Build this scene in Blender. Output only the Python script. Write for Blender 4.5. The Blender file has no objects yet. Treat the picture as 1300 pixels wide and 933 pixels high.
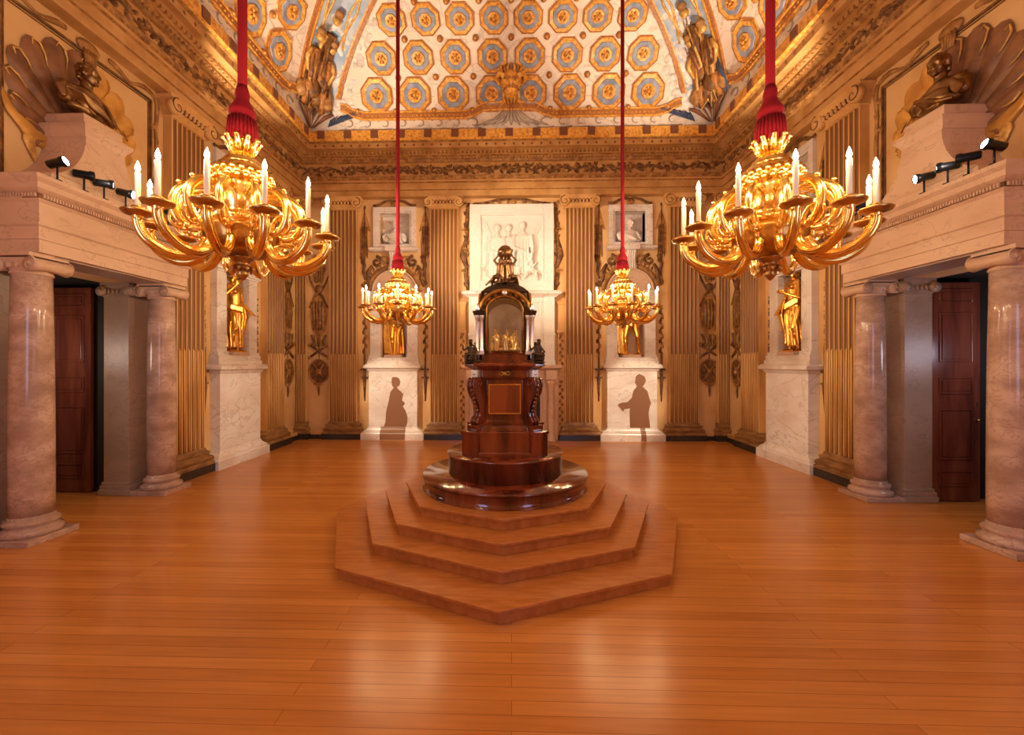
import bpy, bmesh, math, random
from mathutils import Vector, Matrix
PI = math.pi
R = math.radians
C = bpy.context.scene.collection
SC = bpy.context.scene
random.seed(7)

# ------------------------------------------------------------------ camera, world, light, exposure
cam = bpy.data.cameras.new('camera')
cam.sensor_width = 36
cam.lens = 14.743
cam.shift_x = 0.0119
cam.shift_y = -0.0034
cam.clip_start = 0.02
camo = bpy.data.objects.new('camera', cam)
C.objects.link(camo)
camo.location = (0, 0, 2.022)
camo.rotation_euler = (R(90), 0, 0.028)
SC.camera = camo
SC.view_settings.view_transform = 'Standard'
SC.view_settings.look = 'None'
SC.view_settings.exposure = 0.38
SC.view_settings.gamma = 1.0
SC.view_settings.use_curve_mapping = False
w = bpy.data.worlds.new('world')
SC.world = w
w.use_nodes = True
w.node_tree.nodes['Background'].inputs[0].default_value = (0.55, 0.68, 1.0, 1)
w.node_tree.nodes['Background'].inputs[1].default_value = 0.8

CANDLE_W = 7.0
CANDLE_COL = (1.0, 0.66, 0.34)
SPOT_COL = (1.0, 0.80, 0.58)


def light(name, kind, loc, energy, color, **kw):
    d = bpy.data.lights.new(name, kind)
    d.energy = energy
    d.color = color
    aim = kw.pop('aim', None)
    for k, v in kw.items():
        setattr(d, k, v)
    o = bpy.data.objects.new(name, d)
    C.objects.link(o)
    o.location = loc
    if aim is not None:
        o.rotation_euler = (Vector(aim) - Vector(loc)).to_track_quat('-Z', 'Y').to_euler()
    return o


# daylight of the two tall windows in the wall behind the camera
for wx in (-3.0, 3.0):
    light('window_daylight', 'AREA', (wx, -0.42, 2.9), 34, (0.50, 0.60, 1.0), shape='RECTANGLE', size=1.3, size_y=2.8,
          aim=(wx, 5, 2.0))
for px_, py_, pc_ in ((-7.0, 5.25, (1.0, 0.78, 0.66)), (6.9, 5.25, (0.85, 0.80, 1.0))):            # unseen fill lights added to brighten the door leaves
    light('passage_fill', 'POINT', (px_, py_, 2.2), 20, pc_, shadow_soft_size=.25)
# exhibition spotlights on the two porches and the far cornice (their fittings are built below)
SPOTS = [
    ((-5.19, 6.42, 4.32), (-3.6, 9.2, 9.6), 1100, 52),
    ((-5.19, 4.95, 4.32), (0.1, 11.3, 4.9), 1350, 32),
    ((-5.19, 6.20, 4.32), (-3.17, 11.1, 1.1), 900, 22),
    ((-5.19, 5.20, 4.32), (3.17, 11.3, 4.6), 900, 26),
    ((5.07, 6.42, 4.32), (3.5, 9.2, 9.6), 1100, 52),
    ((5.07, 4.80, 4.32), (-0.1, 11.3, 4.9), 350, 32),
    ((5.07, 6.20, 4.32), (3.17, 11.1, 1.1), 900, 22),
    ((5.07, 5.02, 4.32), (-3.17, 11.3, 4.6), 900, 26),
    ((5.07, 4.55, 4.32), (-5.2, 6.5, 7.6), 420, 100),
    ((5.07, 5.30, 4.32), (-5.8, 8.6, 2.2), 700, 26),
    ((-5.19, 4.65, 4.32), (5.2, 6.5, 7.6), 420, 100),
    ((-5.19, 5.50, 4.32), (5.8, 8.6, 2.2), 520, 26),
]

# ------------------------------------------------------------------ materials
MATS = {}


def mat(name, col, rough=0.5, metal=0.0, spec=0.5, emit=None, es=0.0, coat=0.0):
    m = bpy.data.materials.new(name)
    m.use_nodes = True
    b = m.node_tree.nodes['Principled BSDF']
    b.inputs['Base Color'].default_value = (*col, 1)
    b.inputs['Roughness'].default_value = rough
    b.inputs['Metallic'].default_value = metal
    b.inputs['Specular IOR Level'].default_value = spec
    b.inputs['Coat Weight'].default_value = coat
    b.inputs['Coat Roughness'].default_value = 0.1
    if emit:
        b.inputs['Emission Color'].default_value = (*emit, 1)
        b.inputs['Emission Strength'].default_value = es
    MATS[name] = m
    return m


def noise_mat(name, cols, scale=3.0, detail=6, rough=0.5, metal=0.0, stretch=(1, 1, 1), dist=0.0, pos=(0.35, 0.5, 0.65),
              bump=0.0, coat=0.0, rot=(0, 0, 0), world=True):
    m = mat(name, cols[0], rough, metal, coat=coat)
    nt = m.node_tree
    N, L = nt.nodes, nt.links
    b = N['Principled BSDF']
    if world:
        g = N.new('ShaderNodeNewGeometry'); src = g.outputs['Position']
    else:
        g = N.new('ShaderNodeTexCoord'); src = g.outputs['Object']
    mp = N.new('ShaderNodeMapping')
    mp.inputs['Scale'].default_value = stretch
    mp.inputs['Rotation'].default_value = rot
    n = N.new('ShaderNodeTexNoise')
    n.inputs['Scale'].default_value = scale
    n.inputs['Detail'].default_value = detail
    n.inputs['Distortion'].default_value = dist
    r = N.new('ShaderNodeValToRGB')
    el = r.color_ramp.elements
    while len(el) < len(cols):
        el.new(0.5)
    for i, c in enumerate(cols):
        el[i].position = pos[i]
        el[i].color = (*c, 1)
    L.new(src, mp.inputs['Vector'])
    L.new(mp.outputs[0], n.inputs['Vector'])
    L.new(n.outputs['Fac'], r.inputs['Fac'])
    L.new(r.outputs['Color'], b.inputs['Base Color'])
    if bump:
        bp = N.new('ShaderNodeBump')
        bp.inputs['Strength'].default_value = bump
        bp.inputs['Distance'].default_value = 0.02
        L.new(n.outputs['Fac'], bp.inputs['Height'])
        L.new(bp.outputs[0], b.inputs['Normal'])
    return m


def marble(name, base, vein, scale=1.2, rough=0.25, width=0.03, patch=None, vscale=2.2, rot=(0, 0, 0.5), spec=0.5):
    """cloudy stone with thin dark veins where a warped noise crosses its middle value"""
    m = mat(name, base, rough, spec=spec)
    nt = m.node_tree
    N, L = nt.nodes, nt.links
    b = N['Principled BSDF']
    g = N.new('ShaderNodeNewGeometry')
    mp = N.new('ShaderNodeMapping')
    mp.inputs['Rotation'].default_value = rot
    mp.inputs['Scale'].default_value = (1, 1, 1.6)
    L.new(g.outputs['Position'], mp.inputs['Vector'])
    n1 = N.new('ShaderNodeTexNoise')
    n1.inputs['Scale'].default_value = vscale
    n1.inputs['Detail'].default_value = 8
    n1.inputs['Distortion'].default_value = 1.4
    L.new(mp.outputs[0], n1.inputs['Vector'])
    a = N.new('ShaderNodeMath'); a.operation = 'SUBTRACT'; a.inputs[1].default_value = 0.5
    L.new(n1.outputs['Fac'], a.inputs[0])
    ab = N.new('ShaderNodeMath'); ab.operation = 'ABSOLUTE'
    L.new(a.outputs[0], ab.inputs[0])
    r = N.new('ShaderNodeValToRGB')
    r.color_ramp.elements[0].position = 0.0
    r.color_ramp.elements[0].color = (1, 1, 1, 1)
    r.color_ramp.elements[1].position = width
    r.color_ramp.elements[1].color = (0, 0, 0, 1)
    L.new(ab.outputs[0], r.inputs['Fac'])
    n2 = N.new('ShaderNodeTexNoise')
    n2.inputs['Scale'].default_value = scale
    n2.inputs['Detail'].default_value = 5
    L.new(mp.outputs[0], n2.inputs['Vector'])
    cl = N.new('ShaderNodeValToRGB')
    cl.color_ramp.elements[0].position = 0.35
    cl.color_ramp.elements[0].color = (*(patch or base), 1)
    cl.color_ramp.elements[1].position = 0.62
    cl.color_ramp.elements[1].color = (*base, 1)
    L.new(n2.outputs['Fac'], cl.inputs['Fac'])
    mul = N.new('ShaderNodeMath'); mul.operation = 'MULTIPLY'
    L.new(r.outputs['Color'], mul.inputs[0]); L.new(n2.outputs['Fac'], mul.inputs[1])
    mx = N.new('ShaderNodeMix'); mx.data_type = 'RGBA'
    mx.inputs['B'].default_value = (*vein, 1)
    L.new(mul.outputs[0], mx.inputs['Factor'])
    L.new(cl.outputs['Color'], mx.inputs['A'])
    L.new(mx.outputs['Result'], b.inputs['Base Color'])
    return m


WALL = noise_mat('painted_wall', [(0.58, 0.32, 0.12), (0.68, 0.42, 0.18), (0.74, 0.49, 0.23)], 1.4, 8, 0.6, pos=(0.3, 0.5, 0.7))
PIL = noise_mat('painted_pilaster', [(0.50, 0.25, 0.07), (0.66, 0.36, 0.12), (0.74, 0.45, 0.17)], 3.0, 8, 0.4, pos=(0.3, 0.5, 0.7), stretch=(1, 1, .35))
PILB = noise_mat('umber_base_paint', [(0.16, 0.07, 0.02), (0.28, 0.14, 0.045), (0.40, 0.22, 0.08)], 5, 8, 0.4, pos=(0.3, 0.5, 0.7), stretch=(1, 1, 3))
FLUTE = mat('dark_flute', (0.26, 0.11, 0.028), 0.5)  # darker brown inside the flute grooves than on the ridges
ENT = noise_mat('painted_entablature', [(0.40, 0.19, 0.05), (0.55, 0.29, 0.095), (0.63, 0.37, 0.14)], 2.5, 8, 0.5, pos=(0.3, 0.5, 0.7))
BROWN = noise_mat('umber_paint', [(0.09, 0.035, 0.010), (0.17, 0.07, 0.018), (0.28, 0.125, 0.035)], 9, 5, 0.5)
BROWNL = noise_mat('ochre_paint', [(0.24, 0.10, 0.025), (0.36, 0.17, 0.045), (0.50, 0.26, 0.08)], 9, 5, 0.5)
REDBR = mat('red_brown_paint', (0.20, 0.07, 0.03), 0.5)
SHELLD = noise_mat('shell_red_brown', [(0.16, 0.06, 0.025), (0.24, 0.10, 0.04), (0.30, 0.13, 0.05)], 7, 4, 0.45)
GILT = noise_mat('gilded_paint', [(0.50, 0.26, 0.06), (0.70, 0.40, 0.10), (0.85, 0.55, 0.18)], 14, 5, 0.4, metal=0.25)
SHELLG = noise_mat('shell_gilt_glint', [(0.52, 0.24, 0.045), (0.74, 0.40, 0.09)], 5, 3, 0.35, metal=0.2, pos=(.35, .65))
GOLD = noise_mat('gilt_bronze', [(0.95, 0.55, 0.12), (1.0, 0.68, 0.20), (1.0, 0.76, 0.30)], 12, 4, 0.2, metal=1.0, bump=0.15)
GOLDS = noise_mat('gilded_lead', [(0.90, 0.48, 0.08), (1.0, 0.60, 0.13)], 10, 4, 0.27, metal=1.0, pos=(0.4, 0.6))
DKGOLD = noise_mat('dark_gilding', [(0.40, 0.20, 0.05), (0.62, 0.34, 0.09)], 12, 4, 0.3, metal=0.9, pos=(0.4, 0.6), bump=0.2)
BRONZE = noise_mat('bronze', [(0.20, 0.11, 0.04), (0.36, 0.21, 0.09)], 9, 5, 0.32, metal=0.95, pos=(0.35, 0.65))
BRONZED = noise_mat('dark_bronze', [(0.045, 0.03, 0.02), (0.10, 0.06, 0.03)], 9, 5, 0.28, metal=0.9, pos=(0.35, 0.65))
SILVER = mat('silver', (0.85, 0.83, 0.78), 0.32, 0.9)
MAHOGL = noise_mat('light_mahogany', [(0.14, 0.028, 0.008), (0.26, 0.055, 0.015)], 4, 8, 0.15, stretch=(1, 1, 0.2), dist=0.6, coat=0.8, pos=(.4, .6))
WHITE = marble('white_marble', (0.84, 0.79, 0.73), (0.46, 0.36, 0.30), width=0.022, patch=(0.72, 0.62, 0.54), vscale=1.3, scale=1.6)
STATM = marble('statuary_marble', (0.84, 0.81, 0.76), (0.6, 0.55, 0.5), width=0.01, patch=(0.78, 0.73, 0.67))
PORCH = marble('porch_marble', (0.70, 0.49, 0.34), (0.42, 0.26, 0.17), width=0.02, patch=(0.60, 0.39, 0.26), rough=0.4)
PINK = marble('veined_column_marble', (0.62, 0.43, 0.33), (0.26, 0.15, 0.11), width=0.03, patch=(0.40, 0.25, 0.18), vscale=6.0, scale=3.0, rough=0.14, rot=(0.5, 0.6, 0.5))
GREYM = marble('grey_pier_marble', (0.44, 0.31, 0.23), (0.26, 0.18, 0.13), width=0.02, patch=(0.34, 0.23, 0.16), rough=0.35)
BLACKM = marble('black_marble', (0.035, 0.026, 0.022), (0.12, 0.09, 0.07), width=0.01, rough=0.2)
MAHOG = noise_mat('mahogany', [(0.07, 0.011, 0.004), (0.16, 0.028, 0.009), (0.24, 0.05, 0.016)], 5, 8, 0.15, stretch=(1, 1, 0.2), dist=0.6, coat=0.8)
DOORM = noise_mat('door_mahogany', [(0.10, 0.024, 0.014), (0.17, 0.042, 0.022), (0.22, 0.062, 0.030)], 5, 8, 0.22, stretch=(1, 1, 0.15), dist=0.5, coat=0.4)
VELVET = mat('red_velvet', (0.20, 0.004, 0.010), 0.85, spec=0.2)
WAX = mat('candle_wax', (0.88, 0.78, 0.58), 0.45, emit=(1.0, 0.70, 0.35), es=0.12)  # faint emission added to the wax for the glow below the flames
FLAME = mat('candle_flame', (1, 0.8, 0.5), 0.5, emit=(1.0, 0.83, 0.55), es=45)
LENS = mat('lamp_lens', (1, 1, 1), 0.3, emit=(1.0, 0.93, 0.85), es=40)
BLACK = mat('black_lamp_metal', (0.02, 0.02, 0.022), 0.35, 0.6)
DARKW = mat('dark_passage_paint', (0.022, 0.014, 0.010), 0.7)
PAINTW = marble('painted_ceiling_marble', (0.86, 0.77, 0.66), (0.42, 0.32, 0.25), width=0.035, patch=(0.78, 0.66, 0.54), vscale=1.3, scale=1.0, rough=0.6)
CGOLD = noise_mat('ceiling_gold', [(0.55, 0.22, 0.03), (0.80, 0.38, 0.06), (0.90, 0.52, 0.13)], 16, 4, 0.45, metal=0.1)
CGOLDR = noise_mat('ceiling_red_gold', [(0.34, 0.12, 0.03), (0.52, 0.22, 0.06)], 18, 4, 0.5, pos=(0.35, 0.65))
CBLUE = noise_mat('ceiling_blue', [(0.20, 0.23, 0.32), (0.36, 0.40, 0.50)], 6, 4, 0.6, pos=(0.35, 0.65))
SKYB = noise_mat('ceiling_sky_blue', [(0.28, 0.40, 0.58), (0.52, 0.58, 0.66)], 3, 4, 0.6, pos=(0.35, 0.65))
CLOUD = noise_mat('painted_cloud', [(0.50, 0.44, 0.40), (0.72, 0.66, 0.60), (0.86, 0.82, 0.78)], 5, 5, 0.6)
NAVY = mat('painted_navy', (0.04, 0.06, 0.13), 0.6)
GRISA = noise_mat('grisaille_paint', [(0.34, 0.27, 0.22), (0.55, 0.47, 0.38)], 6, 4, 0.6, pos=(0.35, 0.65))
STEPW = noise_mat('step_oak', [(0.43, 0.145, 0.028), (0.49, 0.172, 0.036), (0.54, 0.20, 0.045)], 6, 8, 0.24, stretch=(0.7, 4, 1), dist=0.1)
SILH = mat('shadow_tint', (0.27, 0.125, 0.06), 0.4)


def glass_mat():
    m = bpy.data.materials.new('case_glass'); m.use_nodes = True
    N, L = m.node_tree.nodes, m.node_tree.links
    N.clear()
    o = N.new('ShaderNodeOutputMaterial'); t = N.new('ShaderNodeBsdfTransparent'); g = N.new('ShaderNodeBsdfGlossy')
    g.inputs['Roughness'].default_value = 0.03
    t.inputs['Color'].default_value = (0.93, 0.93, 0.93, 1)
    mx = N.new('ShaderNodeMixShader'); mx.inputs[0].default_value = 0.16
    L.new(t.outputs[0], mx.inputs[1]); L.new(g.outputs[0], mx.inputs[2]); L.new(mx.outputs[0], o.inputs[0])
    return m


GLASS = glass_mat()


def floor_mat():
    m = mat('floor_boards', (0.5, 0.2, 0.06), 0.3)
    N, L = m.node_tree.nodes, m.node_tree.links
    b = N['Principled BSDF']
    g = N.new('ShaderNodeNewGeometry')
    br = N.new('ShaderNodeTexBrick')
    br.inputs['Scale'].default_value = 1.0
    br.inputs['Brick Width'].default_value = 3.6
    br.inputs['Row Height'].default_value = 0.105
    br.inputs['Mortar Size'].default_value = 0.002
    br.inputs['Color1'].default_value = (0.54, 0.205, 0.040, 1)
    br.inputs['Color2'].default_value = (0.66, 0.28, 0.060, 1)
    br.inputs['Mortar'].default_value = (0.30, 0.10, 0.022, 1)
    br.inputs['Bias'].default_value = -0.1
    br.offset = 0.37
    L.new(g.outputs['Position'], br.inputs['Vector'])
    mp = N.new('ShaderNodeMapping'); mp.inputs['Scale'].default_value = (0.6, 12, 1)
    L.new(g.outputs['Position'], mp.inputs['Vector'])
    n = N.new('ShaderNodeTexNoise'); n.inputs['Scale'].default_value = 2.5; n.inputs['Detail'].default_value = 8
    L.new(mp.outputs[0], n.inputs['Vector'])
    r = N.new('ShaderNodeValToRGB')
    r.color_ramp.elements[0].position = 0.3; r.color_ramp.elements[0].color = (0.90, 0.86, 0.80, 1)
    r.color_ramp.elements[1].position = 0.7; r.color_ramp.elements[1].color = (1.08, 1.05, 1.0, 1)
    L.new(n.outputs['Fac'], r.inputs['Fac'])
    mx = N.new('ShaderNodeMix'); mx.data_type = 'RGBA'; mx.blend_type = 'MULTIPLY'; mx.inputs['Factor'].default_value = 1
    L.new(br.outputs['Color'], mx.inputs['A']); L.new(r.outputs['Color'], mx.inputs['B'])
    L.new(mx.outputs['Result'], b.inputs['Base Color'])
    rr = N.new('ShaderNodeMapRange'); rr.inputs['To Min'].default_value = 0.16; rr.inputs['To Max'].default_value = 0.30
    L.new(n.outputs['Fac'], rr.inputs['Value']); L.new(rr.outputs[0], b.inputs['Roughness'])
    bp = N.new('ShaderNodeBump'); bp.inputs['Strength'].default_value = 0.12; bp.inputs['Distance'].default_value = 0.01
    L.new(br.outputs['Fac'], bp.inputs['Height']); bp.invert = True
    L.new(bp.outputs[0], b.inputs['Normal'])
    return m


FLOOR = floor_mat()


# ------------------------------------------------------------------ mesh building helpers
def T(x, y, z):
    return Vector((x, y, z))


class B:
    """collects shapes; build() links them as one mesh object"""

    def __init__(self, xf=None):
        self.v = []; self.f = []; self.m = []; self.s = []
        self.xf = xf; self.mi = 0

    def add(self, vs, fs, smooth=False, mi=None):
        o = len(self.v)
        for p in vs:
            p = Vector(p)
            self.v.append(self.xf(p) if self.xf else p)
        for f in fs:
            self.f.append([i + o for i in f])
            self.m.append(self.mi if mi is None else mi)
            self.s.append(smooth)
        return self

    def box(self, x0, x1, y0, y1, z0, z1, mi=None):
        vs = [(x0, y0, z0), (x1, y0, z0), (x1, y1, z0), (x0, y1, z0), (x0, y0, z1), (x1, y0, z1), (x1, y1, z1), (x0, y1, z1)]
        return self.add(vs, [(0, 3, 2, 1), (4, 5, 6, 7), (0, 1, 5, 4), (1, 2, 6, 5), (2, 3, 7, 6), (3, 0, 4, 7)], False, mi)

    def frame(self, x0, x1, z0, z1, w, y0, y1, mi=None):
        self.box(x0, x0 + w, y0, y1, z0, z1, mi); self.box(x1 - w, x1, y0, y1, z0, z1, mi)
        self.box(x0 + w, x1 - w, y0, y1, z0, z0 + w, mi); self.box(x0 + w, x1 - w, y0, y1, z1 - w, z1, mi)
        return self

    def prism_xz(self, pts, y0, y1, mi=None, smooth=False):
        """polygon in x,z pushed between depths y0 and y1"""
        n = len(pts)
        vs = [(p[0], y0, p[1]) for p in pts] + [(p[0], y1, p[1]) for p in pts]
        fs = [tuple(range(n)), tuple(range(2 * n - 1, n - 1, -1))]
        fs += [(i, i + n, (i + 1) % n + n, (i + 1) % n) for i in range(n)]
        return self.add(vs, fs, smooth, mi)

    def prism_xy(self, pts, z0, z1, mi=None, smooth=False):
        n = len(pts)
        vs = [(p[0], p[1], z0) for p in pts] + [(p[0], p[1], z1) for p in pts]
        fs = [tuple(range(n - 1, -1, -1)), tuple(range(n, 2 * n))]
        o = len(self.f)
        fs += [(i, (i + 1) % n, (i + 1) % n + n, i + n) for i in range(n)]
        self.add(vs, fs, False, mi)
        if smooth:
            for k in range(o + 2, len(self.f)):
                self.s[k] = True
        return self

    def stack(self, prof, mi=None):
        """rectangular moulding: prof rows are (half_x, y_front, z), back at y=0"""
        vs = []
        for hx, yf, z in prof:
            vs += [(-hx, yf, z), (hx, yf, z), (hx, 0.0, z), (-hx, 0.0, z)]
        n = len(prof)
        fs = [(3, 2, 1, 0), tuple(4 * (n - 1) + k for k in range(4))]
        for i in range(n - 1):
            for k in range(4):
                a, b = 4 * i + k, 4 * i + (k + 1) % 4
                fs.append((a, b, b + 4, a + 4))
        return self.add(vs, fs, False, mi)

    def lathe(self, prof, c=(0, 0, 0), seg=32, mi=None, smooth=True, flute=0, fd=0.0, a0=0.0):
        vs = []; fs = []
        for r, z in prof:
            for i in range(seg):
                a = a0 + 2 * PI * i / seg
                rr = r * (1 - fd * abs(math.sin(flute * a / 2))) if flute else r
                vs.append((c[0] + rr * math.cos(a), c[1] + rr * math.sin(a), c[2] + z))
        n = len(prof)
        for j in range(n - 1):
            for i in range(seg):
                a, b = j * seg + i, j * seg + (i + 1) % seg
                fs.append((a, b, b + seg, a + seg))
        self.add(vs, fs, smooth, mi)
        o = len(self.v) - len(vs)
        if prof[0][0] > 1e-4:
            self.f.append([o + i for i in range(seg - 1, -1, -1)]); self.m.append(self.mi if mi is None else mi); self.s.append(False)
        if prof[-1][0] > 1e-4:
            self.f.append([o + (n - 1) * seg + i for i in range(seg)]); self.m.append(self.mi if mi is None else mi); self.s.append(False)
        return self

    def tube(self, pts, r, seg=8, mi=None, flat=None, cap=True):
        """tube through points; r a number or list; flat=(axis vector, factor) squashes it"""
        pts = [Vector(p) for p in pts]
        n = len(pts)
        rs = r if isinstance(r, (list, tuple)) else [r] * n
        vs = []; fs = []
        up = None
        for i, p in enumerate(pts):
            d = (pts[min(i + 1, n - 1)] - pts[max(i - 1, 0)])
            if d.length < 1e-9: d = Vector((0, 0, 1))
            d.normalize()
            if up is None:
                up = Vector((0, 0, 1)) if abs(d.z) < 0.9 else Vector((0, 1, 0))
            u = d.cross(up)
            if u.length < 1e-6:
                up = Vector((1, 0, 0)); u = d.cross(up)
            u.normalize(); v = u.cross(d).normalized(); up = v
            for k in range(seg):
                a = 2 * PI * k / seg
                off = (u * math.cos(a) + v * math.sin(a)) * rs[i]
                if flat:
                    ax = Vector(flat[0]); off = off - ax * off.dot(ax) * (1 - flat[1])
                vs.append(p + off)
        for i in range(n - 1):
            for k in range(seg):
                a, b = i * seg + k, i * seg + (k + 1) % seg
                fs.append((a, b, b + seg, a + seg))
        if cap:
            fs.append(tuple(range(seg - 1, -1, -1)))
            fs.append(tuple((n - 1) * seg + k for k in range(seg)))
        return self.add(vs, fs, True, mi)

    def ball(self, c, r, seg=12, rings=8, mi=None, rot=None):
        if isinstance(r, (int, float)): r = (r, r, r)
        vs = [Vector((0, 0, -r[2]))]
        for j in range(1, rings):
            t = -PI / 2 + PI * j / rings
            for i in range(seg):
                a = 2 * PI * i / seg
                vs.append(Vector((r[0] * math.cos(t) * math.cos(a), r[1] * math.cos(t) * math.sin(a), r[2] * math.sin(t))))
        vs.append(Vector((0, 0, r[2])))
        fs = [(0, 1 + (i + 1) % seg, 1 + i) for i in range(seg)]
        for j in range(rings - 2):
            for i in range(seg):
                a, b = 1 + j * seg + i, 1 + j * seg + (i + 1) % seg
                fs.append((a, b, b + seg, a + seg))
        l = len(vs) - 1; o = 1 + (rings - 2) * seg
        fs += [(l, o + i, o + (i + 1) % seg) for i in range(seg)]
        M = rot.to_matrix() if rot is not None and not isinstance(rot, Matrix) else rot
        vs = [((M @ v) if M is not None else v) + Vector(c) for v in vs]
        return self.add(vs, fs, True, mi)

    def leaf(self, x, z, a, l, w, y=0.0, h=0.02, mi=None):
        """low-relief pointed leaf lying against a wall plane at depth y (room side is -y)"""
        ca, sa = math.cos(a), math.sin(a)

        def q(u, v, d): return (x + u * ca - v * sa, y - d, z + u * sa + v * ca)
        vs = [q(0, 0, 0), q(l * .35, w / 2, 0), q(l * .7, w * .38, 0), q(l, 0, 0), q(l * .7, -w * .38, 0), q(l * .35, -w / 2, 0), q(l * .45, 0, h)]
        return self.add(vs, [(i, (i + 1) % 6, 6) for i in range(6)], False, mi)

    def disc(self, x, z, r, y=0.0, h=0.02, seg=10, mi=None):
        vs = [(x + r * math.cos(2 * PI * i / seg), y, z + r * math.sin(2 * PI * i / seg)) for i in range(seg)]
        vs += [(x + .6 * r * math.cos(2 * PI * i / seg), y - h, z + .6 * r * math.sin(2 * PI * i / seg)) for i in range(seg)]
        fs = [(i, (i + 1) % seg, (i + 1) % seg + seg, i + seg) for i in range(seg)] + [tuple(range(seg, 2 * seg))]
        return self.add(vs, fs, False, mi)

    def build(self, name, mats, parent=None, loc=None, bevel=0.0):
        me = bpy.data.meshes.new(name)
        me.from_pydata([tuple(v) for v in self.v], [], self.f)
        if not isinstance(mats, (list, tuple)): mats = [mats]
        for m in mats: me.materials.append(m)
        me.polygons.foreach_set('material_index', self.m)
        me.polygons.foreach_set('use_smooth', self.s)
        bm = bmesh.new(); bm.from_mesh(me)
        bmesh.ops.recalc_face_normals(bm, faces=bm.faces)
        bm.to_mesh(me); bm.free()
        me.update()
        o = bpy.data.objects.new(name, me)
        C.objects.link(o)
        if parent: o.parent = parent
        if loc: o.location = loc
        if bevel:
            b = o.modifiers.new('bevel', 'BEVEL'); b.width = bevel; b.segments = 2; b.limit_method = 'ANGLE'; b.angle_limit = R(40)
        return o


def struct(o, **kw):
    o['kind'] = 'structure'
    for k, v in kw.items(): o[k] = v
    return o


def tag(o, label, cat, group=None):
    o['label'] = label; o['category'] = cat
    if group: o['group'] = group
    return o


def thing(name, label, cat, loc=(0, 0, 0), rz=0.0, group=None):
    o = bpy.data.objects.new(name, None)
    o.empty_display_size = 0.2
    C.objects.link(o)
    o.location = loc; o.rotation_euler = (0, 0, rz)
    return tag(o, label, cat, group)


def dup(root, loc, rz=0.0, label=None, group=None, sx=1.0):
    r = root.copy(); C.objects.link(r); r.location = loc; r.rotation_euler = (0, 0, rz); r.scale = (sx, 1, 1)
    if label: r['label'] = label
    if group: r['group'] = group
    for ch in list(root.children):
        c = ch.copy(); C.objects.link(c); c.parent = r
        for g in list(ch.children):
            d = g.copy(); C.objects.link(d); d.parent = c
            if d.data is None: continue
    return r


def sculpt(name, prims, m, parent=None, voxel=0.02, smooth=4, loc=None, xf=None):
    """fuse balls ('b',c,r[,rot]) and tapered limbs ('c',p0,p1,r0,r1) into one continuous surface"""
    b = B(xf)
    for p in prims:
        if p[0] == 'b':
            b.ball(p[1], p[2], 16, 12, rot=(p[3] if len(p) > 3 else None))
        elif p[0] == 'c':
            p0, p1, r0, r1 = Vector(p[1]), Vector(p[2]), p[3], p[4]
            b.tube([p0, p0.lerp(p1, .5), p1], [r0, (r0 + r1) / 2, r1], 12)
            b.ball(p0, r0, 12, 8); b.ball(p1, r1, 12, 8)
        elif p[0] == 't':
            b.tube(p[1], p[2], 10)
        elif p[0] == 'x':
            b.box(*p[1])
    o = b.build(name, m, parent, loc)
    rm = o.modifiers.new('remesh', 'REMESH'); rm.mode = 'VOXEL'; rm.voxel_size = voxel; rm.use_smooth_shade = True
    if smooth:
        sm = o.modifiers.new('smooth', 'SMOOTH'); sm.iterations = smooth; sm.factor = 0.5
    bpy.context.view_layer.update()
    dg = bpy.context.evaluated_depsgraph_get()
    me = bpy.data.meshes.new_from_object(o.evaluated_get(dg))
    o.modifiers.clear()
    me.materials.clear(); me.materials.append(m)
    for pl in me.polygons: pl.use_smooth = True
    me.name = name
    o.data = me
    return o


# ------------------------------------------------------------------ room dimensions
XC, YC, H = -0.06, 5.54, 5.54          # centre of the square room and half width to the plinth line
WP = 0.25                               # wall plane lies this far behind the plinth line
XL, XR, YB, YF = XC - H - WP, XC + H + WP, YC + H + WP, YC - H - WP
PY = 5.62                               # centre of the two side porches


def side(k):
    """room-side frames: s runs along the wall, p is the inset from the plinth line, z up"""
    if k == 'back': return lambda s, p, z: Vector((XC + s, YC + H - p, z))
    if k == 'left': return lambda s, p, z: Vector((XC - H + p, YC + s, z))
    if k == 'right': return lambda s, p, z: Vector((XC + H - p, YC - s, z))
    return lambda s, p, z: Vector((XC - s, YC - H + p, z))


def sidexf(k):
    """(x, y, z) with -y into the room, for shapes drawn against the wall plane"""
    f = side(k)
    return lambda v: f(v.x, -v.y - WP, v.z)


def slab_holes(name, k, s0, s1, z0, z1, holes, depth, m):
    """a wall of real thickness with rectangular openings"""
    f = side(k)
    b = B(lambda v: f(v.x, -v.y, v.z))
    xs = sorted({s0, s1} | {h[0] for h in holes} | {h[1] for h in holes})
    zs = sorted({z0, z1} | {h[2] for h in holes} | {h[3] for h in holes})
    for i in range(len(xs) - 1):
        for j in range(len(zs) - 1):
            mx, mz = (xs[i] + xs[i + 1]) / 2, (zs[j] + zs[j + 1]) / 2
            if any(h[0] < mx < h[1] and h[2] < mz < h[3] for h in holes): continue
            b.box(xs[i], xs[i + 1], WP, WP + depth, zs[j], zs[j + 1])
    return struct(b.build(name, m))


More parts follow.
